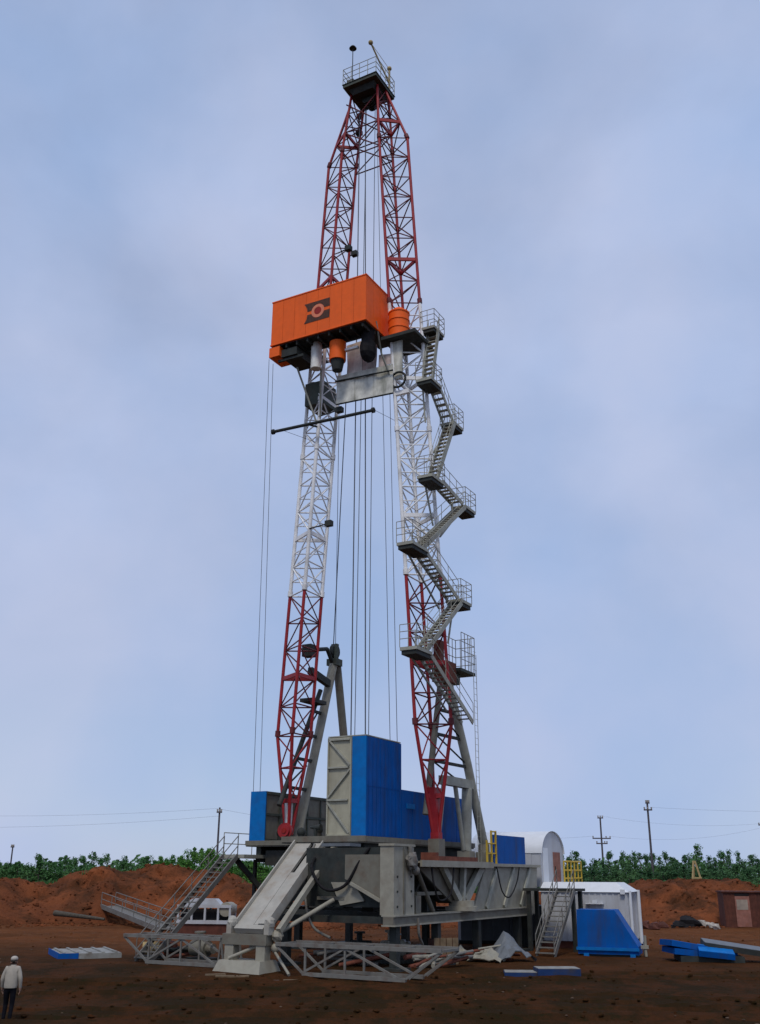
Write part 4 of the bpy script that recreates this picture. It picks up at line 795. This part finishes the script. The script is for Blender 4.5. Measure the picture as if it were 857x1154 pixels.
# fallen gangway leaning at the foot of the bank, left
T = Thing('gangway', 'fallen gangway with handrails leaning on the foot of the dirt bank at left', 'gangway', (0, 0, 0), rig=False); A0 = ground(188, 1047, .15); A1 = atY(122, 1021, 88.5)
T.e.location = A0; d = A1-A0; wv2 = Vector((.55, .83, 0))*.75
for s in (-1, 1):
    b = MB(); b.beam(wv2*s, d+wv2*s, .12, .34); T.part('stringer', b, 'trussgrey'); b = MB()
    for hh in (.55, 1.05): b.tube(wv2*s+Vector((0,0,hh)), d+wv2*s+Vector((0,0,hh)), .035, 6)
    for i in range(6): b.tube(d*(i/5)+wv2*s, d*(i/5)+wv2*s+Vector((0,0,1.05)), .035, 6)
    T.part('handrail', b, 'trussgrey')
me = MB().box((-.14, -.72, -.03), (.14, .72, .03)).mesh('tread', 'trussgrey')
for i in range(34): T.inst('tread', me, d*((i+.5)/34), rot=(0, -.12, math.atan2(d.y, d.x)))

# scrap under the rig
def place(q, z=0): p = ground(*q); return Vector((p.x, p.y, gz(p.x, p.y)+z))
def crumple(lab, q, w, h, m, rz):
    p = place(q); T = Thing('crumpled_sheet', lab, 'scrap', p, 'crumpled metal sheets', rig=False, rotz=rz); b = MB(); n = 7; vv = []
    for i in range(n+1):
        for j in range(n+1):
            x = (i/n-.5)*w; y = (j/n-.5)*w*.7; vv.append((x+.1*noise.noise(Vector((i, j, 1))), y, max(-.02, h*(1-abs(i/n-.5)*1.6)*(.4+.6*j/n)+.25*noise.noise(Vector((i*.7, j*.7, p.x))))))
    k = len(vv); vv += [(x, y, z-.03) for x, y, z in vv]; fs = [(i*(n+1)+j, (i+1)*(n+1)+j, (i+1)*(n+1)+j+1, i*(n+1)+j+1) for i in range(n) for j in range(n)]; fs += [tuple(k+t for t in f[::-1]) for f in fs]
    b.add(vv, fs); T.part('sheet', b, m)
crumple('pale crumpled metal sheet standing in the scrap by the steep stairs', (578, 1083), 1.9, 1.3, 'tank', .3); crumple('grey bent plate in the scrap left of the pale sheet', (548, 1084), 1.6, .6, 'lightgrey', -.4); crumple('dull bent plate beside the right end of the long truss', (520, 1082), 1.3, .9, 'lightgrey', .9)
def pipepile(lab, q, n, L, m, spread, rz0, r0=.05):
    p = place(q); T = Thing('scrap_pipes', lab, 'scrap', p, 'heaps of scrap pipe', rig=False)
    for i in range(n):
        a = rz0+random.uniform(-.5, .5); c = Vector((random.uniform(-1, 1)*spread, random.uniform(-.5, .5)*spread, .06+i*.07)); dd = Vector((math.cos(a), math.sin(a), random.uniform(-.08, .25)))*L/2*random.uniform(.6, 1); lo = min((c-dd).z, (c+dd).z); c.z += max(0, .05-lo); b = MB(); b.tube(c-dd, c+dd, r0*random.uniform(.8, 1.6), 8); T.part('pipe', b, m if i % 3 else 'rustrail')
pipepile('tangle of grey pipes among the scrap before the tank', (556, 1082), 9, 2.2, 'lightgrey', .8, .2); pipepile('heap of dark pipes inside the long truss frame', (392, 1088), 9, 2.4, 'trussgrey', 1.3, -.3, .07); pipepile('few pipes inside the left truss frame', (205, 1080), 6, 1.8, 'dark', .9, .4, .07); pipepile('bundle of bent hoses at the right end of the long truss', (478, 1090), 8, 1.9, 'lightgrey', .7, 1.0, .07)
pipepile('loose grey pipes on the ground just past the right end of the long truss', (512, 1090), 8, 1.9, 'trussgrey', .6, .6, .06); pipepile('rusty pipes behind the middle of the long truss', (430, 1080), 8, 2.4, 'grey', 1.0, .15, .08)
def pump(lab, q, m, s, rz, m2='dark'):
    p = place(q); T = Thing('scrap_pump', lab, 'pump', p, 'old pumps under the rig', rig=False, rotz=rz); b = MB(); b.box((-.6*s, -.35*s, 0), (.6*s, .35*s, .15*s)); T.part('base', b, m2)
    b = MB(); b.tube((-.55*s, 0, .5*s), (.3*s, 0, .5*s), .32*s, 14); b.tube((.3*s, 0, .5*s), (.6*s, 0, .5*s), .2*s, 12); T.part('casing', b, m); b = MB(); b.tube((-.2*s, 0, .7*s), (-.2*s, 0, 1.1*s), .13*s, 10); b.tube((-.2*s, 0, 1.08*s), (-.2*s, 0, 1.16*s), .24*s, 12); T.part('nozzle', b, m)
pump('pale old pump behind the long truss near its middle', (446, 1085), 'lightgrey', 1.2, .5); pump('dark pump lying left of the pale pump', (410, 1083), 'dark', 1.1, -.4); pump('yellowish motor at the left end of the left truss', (172, 1080), 'wood', .9, .2); pump('white topped machine block under the rig by the long truss', (452, 1074), 'roof', .8, .1); pump('rust red pump within the left truss frame', (190, 1079), 'rustrail', .9, 1.2); pump('grey pump at the right end of the left truss', (228, 1083), 'grey', 1.1, -.6)
p = place((500, 1086)); T = Thing('wooden_crate', 'rough wooden crate at the right end of the long truss', 'crate', p, rig=False, rotz=.3)
for x in (-.45, -.15, .15, .45): b = MB(); b.box((x-.13, -.4, 0), (x+.13, -.36, 1.1)); T.part('plank', b, 'oldwood')
b = MB(); b.box((-.58, -.35, 0), (.58, .4, 1.05)); T.part('body', b, 'brown')
for i, (q, L, rz, m_) in enumerate((((262, 1101), 1.3, .1, 'oldwood'), ((300, 1102), 1.0, -.2, 'panelgrey'), ((243, 1098), .8, .4, 'oldwood'), ((330, 1103), .7, .05, 'oldwood'))):
    p = place(q); T = Thing('timber_plank', ['longest pale plank on the soil before the ramp stand', 'greyish plank lying before the right corner of the stand', 'short plank left of the ramp stand', 'short plank before the left end of the long truss'][i], 'plank', p, 'planks before the ramp stand', rig=False, rotz=rz); b = MB(); b.box((-L/2, -.11, -.01), (L/2, .11, .05)); T.part('board', b, m_)
# stones and litter on the yard
b = MB(); rs = random.Random(21)
for i in range(170):
    y = 27+50*rs.random()**1.2; x = rs.uniform(-.45, .45)*y; r = rs.uniform(.015, .05)*(2.2 if rs.random() < .05 else 1); b.ball((x, y, gz(x, y)+r*.3), r, 5, 4, (1.3, 1, .6), .35)
tag(link('yard_stones', b.mesh('yard_stones', 'oldstone')), 'small dull stones strewn over the bare yard', 'stones', kind='stuff')
# black tarpaulin heap and broken concrete at the foot of the right bank
p = place((778, 1045)); T = Thing('tarpaulin_heap', 'black tarpaulin heap at the foot of the right dirt bank', 'tarpaulin', p, rig=False); b = MB(); [b.ball((x_, y_, z_), r_, 9, 6, (1.2, .8, .7), .22) for x_, y_, z_, r_ in ((0, 0, .25, .75), (.7, .1, .1, .5), (-.7, 0, .1, .55), (-.15, .2, .55, .45), (1.2, 0, .05, .3), (-1.2, -.1, .05, .3))]; T.part('sheet', b, 'black')
for i, (x, s_) in enumerate(((791, .42), (803, .32), (808, .3), (798, .3), (728, .45), (738, .4), (748, .35), (719, .3))):
    p = place((x, 1045+i % 3)); T = Thing('rubble_block', 'broken pale rubble lump right of the black tarpaulin' if x > 780 else 'dark rubble lump between the white shed and the black tarpaulin', 'rubble', p, 'pale rubble lumps' if x > 780 else 'dark rubble lumps', rig=False, rotz=i); b = MB(); b.ball((0, 0, s_*.4), s_, 6, 5, (1.2, .9, .9), .28); T.part('lump', b, 'rubble' if x > 780 else 'brown')
p = atY(46, 1042, 83); T = Thing('log', 'fallen dark log sticking out of the dirt bank at left', 'log', (p.x, p.y, .2), rig=False); b = MB(); q0 = atY(62, 1029, 85) - T.e.location; q1 = atY(118, 1036, 83) - T.e.location; b.tube(q0, q1, .22, 10, .10); T.part('trunk', b, 'bark')

# ================================================================== POLES AND WIRES
def upole(lab, q_top, q_base_x, Y, arms, extra=None, zb=-.3, r=.16):
    top = atY(*q_top, Y); T = Thing('utility_pole', lab, 'utility pole', (top.x, Y, zb), 'utility poles', rig=False); h = top.z-zb
    b = MB(); b.tube((0, 0, 0), (0, 0, h), r, 8, r*.7); T.part('post', b, 'pole')
    for (dz, w) in arms: b = MB(); b.beam((-w/2, -.12, h-dz), (w/2, -.12, h-dz), .14, .16); a = T.part('cross_arm', b, 'pole'); 
    for (dz, w) in arms:
        for x in (-w/2+.08, 0 if w < 1.5 else w/4, w/2-.08): b = MB(); b.tube((x, -.12, h-dz+.08), (x, -.12, h-dz+.32), .07, 6, .1); T.part('insulator', b, 'rubble')
    return T, top
t1, p1 = upole('crossarmed utility pole beyond the white shed, shorter of the two right poles', (676.5, 921), 679, 150, ((.1, .8), (2.9, 2.6), (3.6, 1.6)))
t2, p2 = upole('tall slim utility pole above the trees, right of the shorter one', (729.5, 904), 735, 125, ((.9, 1.0), (.1, .5)))
t3, p3 = upole('utility pole behind the trees left of the rig', (248, 910), 247, 115, ((.5, .6),), r=.14)
t4, p4 = upole('small utility pole above the trees at the far left', (15, 952), 15, 150, ((.3, .5),), r=.14)
t5, p5 = upole('utility pole at the right edge of the view', (866, 920), 868, 150, ((1.2, 3.2), (.2, 2.0)))
wl_ = ['wire', 0]
def wire(lab, a, c, sag):
    T = Thing('power_line', lab, 'power line', a, 'power lines', rig=False); b = MB(); a_ = Vector(a); pts = []
    for i in range(17): t = i/16; p = a_.lerp(Vector(c), t); p.z -= sag*4*t*(1-t); pts.append(p-a_)
    b.path(pts, .010, 4); T.part('conductor', b, 'pole')
far_l = atY(-300, 900, 150); far_r = atY(1150, 900, 140)
wire('upper power line from the shorter right pole to the pole at the right edge', p1+Vector((0, 0, .2)), p5+Vector((0, 0, -.9)), .8); wire('lower power line from the shorter right pole to the pole at the right edge', p1+Vector((1.2, 0, -2.6)), p5+Vector((1.5, 0, -.9)), 1.2)
wire('power line from the slim right pole out of the view at right', p2+Vector((.4, 0, -.6)), far_r, 1.0); wire('power line from the shorter right pole running left behind the rig', p1+Vector((-1.2, 0, -2.6)), p3+Vector((.2, 0, -.2)), 1.5); wire('upper power line running left from the pole left of the rig', p3+Vector((-.2, 0, -.1)), far_l+Vector((0, 0, 0)), 1.5); wire('lower power line running left from the pole left of the rig', p3+Vector((0, 0, -.9)), far_l+Vector((0, 0, -2.2)), 1.5)
# wooden trestle on the right bank
p = atY(785, 999, 99); T = Thing('wooden_trestle', 'small yellowish wooden trestle standing on the right dirt bank', 'trestle', (p.x, p.y, p.z-.25), rig=False)
for (x, y) in ((-.5, -.4), (.6, -.4), (0, .7)): b = MB(); b.beam((x, y, 0), (x*.12, y*.1, 2.5), .13, .13); T.part('leg', b, 'wood')
b = MB(); b.beam((-.45, -.3, 1.0), (.5, -.3, 1.0), .10, .12); T.part('crossbar', b, 'wood')

# ================================================================== TREES
def crown_mesh(nm, shape, seed, nl, size):
    rnd = random.Random(seed); b = MB(); lumps = []
    for i in range(26):
        z = rnd.uniform(.18, .95)
        if shape == 'cone': rr = .24*(1.03-z)+.02
        elif shape == 'oval': rr = .22*math.sin(math.pi*min(1, max(.06, (z-.10)/.92)))**.7
        else: rr = .34*math.sin(math.pi*min(1, max(.1, (z+.05)/1.05)))**.6
        a = rnd.uniform(0, 6.28); k = rnd.uniform(.3, 1)*rr; lumps.append((Vector((k*math.cos(a), k*math.sin(a), z)), rnd.uniform(.045, .10)*(1.4-.75*z)))
    lumps.append((Vector((0, 0, .95)), .03)); lumps.append((Vector((.01, .01, .89)), .045)); lumps.append((Vector((.01, 0, .80)), .08))
    for i in range(nl):
        c, r = rnd.choice(lumps); d = Vector((rnd.gauss(0, 1), rnd.gauss(0, 1), rnd.gauss(0, .9))).normalized(); p = c + d*r*rnd.uniform(.45, 1.15)
        a = Vector((rnd.gauss(0, 1), rnd.gauss(0, 1), rnd.gauss(0, 1))).normalized(); n_ = (d+a*.9).normalized(); t = n_.orthogonal().normalized(); t = Matrix.Rotation(rnd.uniform(0, 6.28), 3, n_) @ t; s_ = n_.cross(t); w = size*rnd.uniform(.6, 1.3)
        b.add([p-t*w, p+s_*w*.55, p+t*w, p-s_*w*.55], [(0, 1, 2, 3)])
    return b
def trunk_mesh(seed, hh=.9):
    rnd = random.Random(seed); b = MB(); b.tube((0, 0, 0), (.005, .005, hh), .016, 6, .004)
    for i in range(7): z = .25+.09*i; a = rnd.uniform(0, 6.28); L = .2*(1.05-z); b.tube((0, 0, z), (L*math.cos(a), L*math.sin(a), z+.09), .007, 5, .002)
    return b
PROT = []
for i, (sh_, nl, sz) in enumerate((('cone', 2200, .014), ('oval', 2400, .014), ('round', 2600, .015), ('oval', 2000, .014), ('cone', 1900, .015), ('round', 2400, .014))):
    PROT.append((crown_mesh('crown', sh_, 30+i, nl, sz), trunk_mesh(50+i)))
CM = {}
SHP = ['pointed', 'slim oval', 'rounded', 'oval', 'narrow pointed', 'bushy round']
PLC = [(-20, 'just beyond the left edge of the view'), (45, 'behind the dip in the left dirt bank'), (95, 'left of the highest hump of the left dirt bank'), (135, 'behind the highest hump of the left dirt bank'), (190, 'behind the left bank above the fallen gangway'), (250, 'behind the left bank beside the stairs'), (332, 'right of the left utility pole, hard by the rig'), (620, 'hidden in the wood behind the rig'), (665, 'in the wood above the yellow guard rail'), (705, 'in the wood between the two right poles'), (745, 'in the wood at the slim right pole'), (800, 'in the wood around the wooden trestle'), (865, 'in the wood above the brown hut'), (9999, 'in the wood beyond the right edge of the view')]
def tree_at(px, ytop, Y, kind, leaf, wide, lab, grp, k):
    lab = ('low ' if lab.startswith('low') else '') + {'leafdark': 'dark green ', 'leafmid': 'mid green ', 'leafbright': 'bright green '}[leaf] + SHP[kind] + ' tree ' + next(t_ for q_, t_ in PLC if px < q_)
    top = atY(px, ytop, Y); Hh = top.z + .2; T = Thing('tree', lab, 'tree', (top.x, Y, -.2), grp, rig=False, rotz=random.uniform(0, 6.28))
    if (kind, leaf) not in CM: CM[(kind, leaf)] = PROT[kind][0].mesh('crown', leaf)
    if ('t', kind) not in CM: CM[('t', kind)] = PROT[kind][1].mesh('trunk', 'bark')
    for nm, me in (('trunk', CM[('t', kind)]), ('crown', CM[(kind, leaf)])): o = link(nm, me, T.e); o.scale = (Hh*wide, Hh*wide, Hh)
rt = random.Random(5); k = 0
x = -150.
while x < 320:                      # left wood, nearer and brighter towards the rig
    yt = 969 + 5*math.sin(x*.05)+rt.uniform(-13, 6); bright = x > 190 or (rt.random() < .2)
    tree_at(x, yt, rt.uniform(104, 116), rt.choice([1, 1, 4, 3, 5, 0, 0]), 'leafbright' if bright and x > 150 else 'leafmid', rt.uniform(.75, 1.15), 'bright green young tree on the skyline left of the rig' if bright and x > 150 else 'young green tree on the skyline behind the left dirt bank', 'trees left of the rig', k); x += rt.uniform(6, 12); k += 1
x = -160.
while x < 330:
    yt = 974+rt.uniform(-6, 4); tree_at(x, yt, rt.uniform(103, 108), 2 if rt.random() < .6 else 5, 'leafmid' if x < 170 or rt.random() < .4 else 'leafbright', rt.uniform(1.3, 1.7), 'low bushy tree filling the left skyline behind the dirt bank', 'low trees left of the rig', k); x += rt.uniform(9, 15)
x = 330.
while x < 1010:                     # right wood, darker
    yt = 967+rt.uniform(-10, 7) - (6 if abs(x-778) < 8 else 0)
    tree_at(x, yt, rt.uniform(116, 132), rt.choice([0, 0, 4, 4, 1, 3]), 'leafdark' if rt.random() < .75 else 'leafmid', rt.uniform(.75, 1.1), 'dark green tree in the front of the wood right of the rig' if True else '', 'trees right of the rig', k); x += rt.uniform(5.5, 9); k += 1
x = 335.
while x < 1010:
    yt = 978+rt.uniform(-5, 4); tree_at(x, yt, rt.uniform(113, 117), rt.choice([2, 5, 1]), 'leafdark', rt.uniform(1.4, 1.8), 'low dark bushy tree along the foot of the right wood', 'low trees right of the rig', k); x += rt.uniform(10, 15)
# the mass of the wood behind
b = MB(); rw = random.Random(9)
for i in range(60000):
    px = rw.uniform(-700, 1600); Y = rw.uniform(122, 175); lim = 972+4*math.sin(px*.07)+4*math.sin(px*.23); p = atY(px, rw.uniform(lim, 1008), Y)
    if p.z < .1: continue
    n_ = Vector((rw.gauss(0, 1), rw.gauss(-.6, 1), rw.gauss(.4, 1))).normalized(); t = n_.orthogonal().normalized(); s_ = n_.cross(t); w = rw.uniform(.15, .36); b.add([p-t*w, p+s_*w*.6, p+t*w, p-s_*w*.6], [(0, 1, 2, 3)])
tag(link('distant_wood', b.mesh('distant_wood', 'leafdark')), 'dark green mass of the wood behind the front trees', 'wood', kind='stuff')
# weeds on the banks
b = MB()
for i in range(420):
    px = rw.choice([rw.uniform(740, 860), rw.uniform(50, 110), rw.uniform(180, 300)]); ty, toe, cr = prof(px); p = atY(px, ty, cr); p.z -= .25; p.y += rw.uniform(-.5, 2.5)
    for j in range(4): d = Vector((rw.gauss(0, .3), rw.gauss(0, .3), 1)).normalized()*rw.uniform(.2, .55); s_ = Vector((rw.gauss(0, 1), rw.gauss(0, 1), 0)).normalized()*.05; b.add([p-s_, p+s_, p+d], [(0, 1, 2)])
tag(link('bank_weeds', b.mesh('bank_weeds', 'leafmid')), 'sparse weeds along the crest of the dirt banks', 'weeds', kind='stuff')

# ================================================================== PERSON
P = ground(7.5, 1151, -.17); PX, PY = P.x, P.y; PZ_ = gz(PX, PY)
pe = Thing('person', 'person in a pale jacket, dark trousers and light cap walking away at the lower left', 'person', (PX, PY, PZ_), rig=False, rotz=R(6))
# skeleton, facing +y (away from camera)
J = {'pel': (0, 0, .93, .15, .11), 'wai': (0, .01, 1.08, .155, .115), 'che': (0, .03, 1.28, .185, .125), 'nec': (0, .045, 1.46, .07, .07), 'hea': (0, .075, 1.56, .075, .085), 'top': (0, .08, 1.67, .07, .08),
     'shL': (-.17, .03, 1.40, .085, .08), 'elL': (-.25, .0, 1.13, .062, .062), 'wrL': (-.25, .09, .90, .045, .045), 'haL': (-.245, .12, .81, .036, .022), 'shR': (.17, .03, 1.40, .085, .08), 'elR': (.255, -.03, 1.13, .062, .062), 'wrR': (.265, .03, .89, .045, .045), 'haR': (.262, .05, .80, .036, .022),
     'hiL': (-.09, 0, .86, .10, .10), 'knL': (-.10, .10, .48, .07, .07), 'anL': (-.10, -.02, .09, .05, .055), 'toL': (-.11, .15, .05, .04, .035), 'hiR': (.09, 0, .86, .10, .10), 'knR': (.095, .0, .48, .07, .07), 'anR': (.10, -.16, .10, .05, .055), 'toR': (.11, .0, .05, .04, .035)}
ED = [('pel','wai'),('wai','che'),('che','nec'),('nec','hea'),('hea','top'),('che','shL'),('shL','elL'),('elL','wrL'),('wrL','haL'),('che','shR'),('shR','elR'),('elR','wrR'),('wrR','haR'),('pel','hiL'),('hiL','knL'),('knL','anL'),('anL','toL'),('pel','hiR'),('hiR','knR'),('knR','anR'),('anR','toR')]
ks = list(J); me = bpy.data.meshes.new('skel'); me.from_pydata([J[k_][:3] for k_ in ks], [(ks.index(a), ks.index(c)) for a, c in ED], [])
tmp = bpy.data.objects.new('skel', me); COL.objects.link(tmp); tmp.modifiers.new('s', 'SKIN'); sv_ = me.skin_vertices[0].data
for i, k_ in enumerate(ks): sv_[i].radius = J[k_][3:5]; sv_[i].use_root = (k_ == 'pel')
sb = tmp.modifiers.new('d', 'SUBSURF'); sb.levels = 2; sb.render_levels = 2
dg = bpy.context.evaluated_depsgraph_get(); bm_ = bpy.data.meshes.new_from_object(tmp.evaluated_get(dg)); COL.objects.unlink(tmp); bpy.data.objects.remove(tmp)
fin = MB(); fin.v = [tuple(v_.co) for v_ in bm_.vertices]; fin.f = [list(p_.vertices) for p_ in bm_.polygons]; fin.smooth = [True]*len(fin.f)
for s, hx, hy, hz in ((-1, -.245, .12, .81), (1, .262, .05, .80)):       # fingers and thumb on both hands
    for i, L in enumerate((.065, .075, .07, .055)): y = hy-.028+.018*i; fin.tube((hx, y, hz-.01), (hx-s*.012, y+.006, hz-.01-L*.55), .0095, 6); fin.tube((hx-s*.012, y+.006, hz-.01-L*.55), (hx-s*.03, y+.012, hz-.01-L), .0085, 6)
    fin.tube((hx, hy+.03, hz+.03), (hx-s*.02, hy+.06, hz-.005), .011, 6); fin.tube((hx-s*.02, hy+.06, hz-.005), (hx-s*.03, hy+.065, hz-.03), .0095, 6)
fin.ball((-.085, .075, 1.56), .03, 6, 5, (.4, .8, 1.2)); fin.ball((.085, .075, 1.56), .03, 6, 5, (.4, .8, 1.2)); fin.tube((0, .155, 1.575), (0, .175, 1.55), .012, 6, .018)   # ears, nose
body_me = fin.mesh('body', 'jacket')
for nm in ('trousers', 'skin', 'capband'): body_me.materials.append(MATS[nm])
for p_ in body_me.polygons:
    z, x_ = p_.center.z, abs(p_.center.x)
    p_.material_index = 3 if z < .085 else 1 if z < .93 and x_ < .2 else 2 if (z < .90 and x_ >= .2) or z > 1.47 else 0
link('body', body_me, pe.e)
b = MB(); b.add(*(lambda n, prof_: ([Vector((rr*math.cos(2*math.pi*i/n)*sx, cy_+rr*math.sin(2*math.pi*i/n)*sy, z)) for (z, rr, sx, sy, cy_) in prof_ for i in range(n)], [(k_*n+i, k_*n+(i+1) % n, (k_+1)*n+(i+1) % n, (k_+1)*n+i) for k_ in range(len(prof_)-1) for i in range(n)]))(16, [(.90, .18, 1.0, .78, 0.0), (.97, .195, 1.0, .76, 0.0), (1.1, .19, 1.0, .78, .01), (1.25, .205, 1.0, .72, .03), (1.35, .19, 1.0, .68, .035), (1.42, .15, 1, .72, .04), (1.475, .085, 1, .95, .045), (1.50, .075, 1, 1, .05)]), True); pe.part('jacket', b, 'jacket')
b = MB(); b.ball((0, .08, 1.655), .105, 12, 8, (1, 1.08, .72)); b.box((-.07, .17, 1.635), (.07, .25, 1.65)); pe.part('cap', b, 'cap')
b = MB(); b.ball((0, .06, 1.60), .094, 10, 7, (1, 1, .7)); pe.part('hair', b, 'capband')
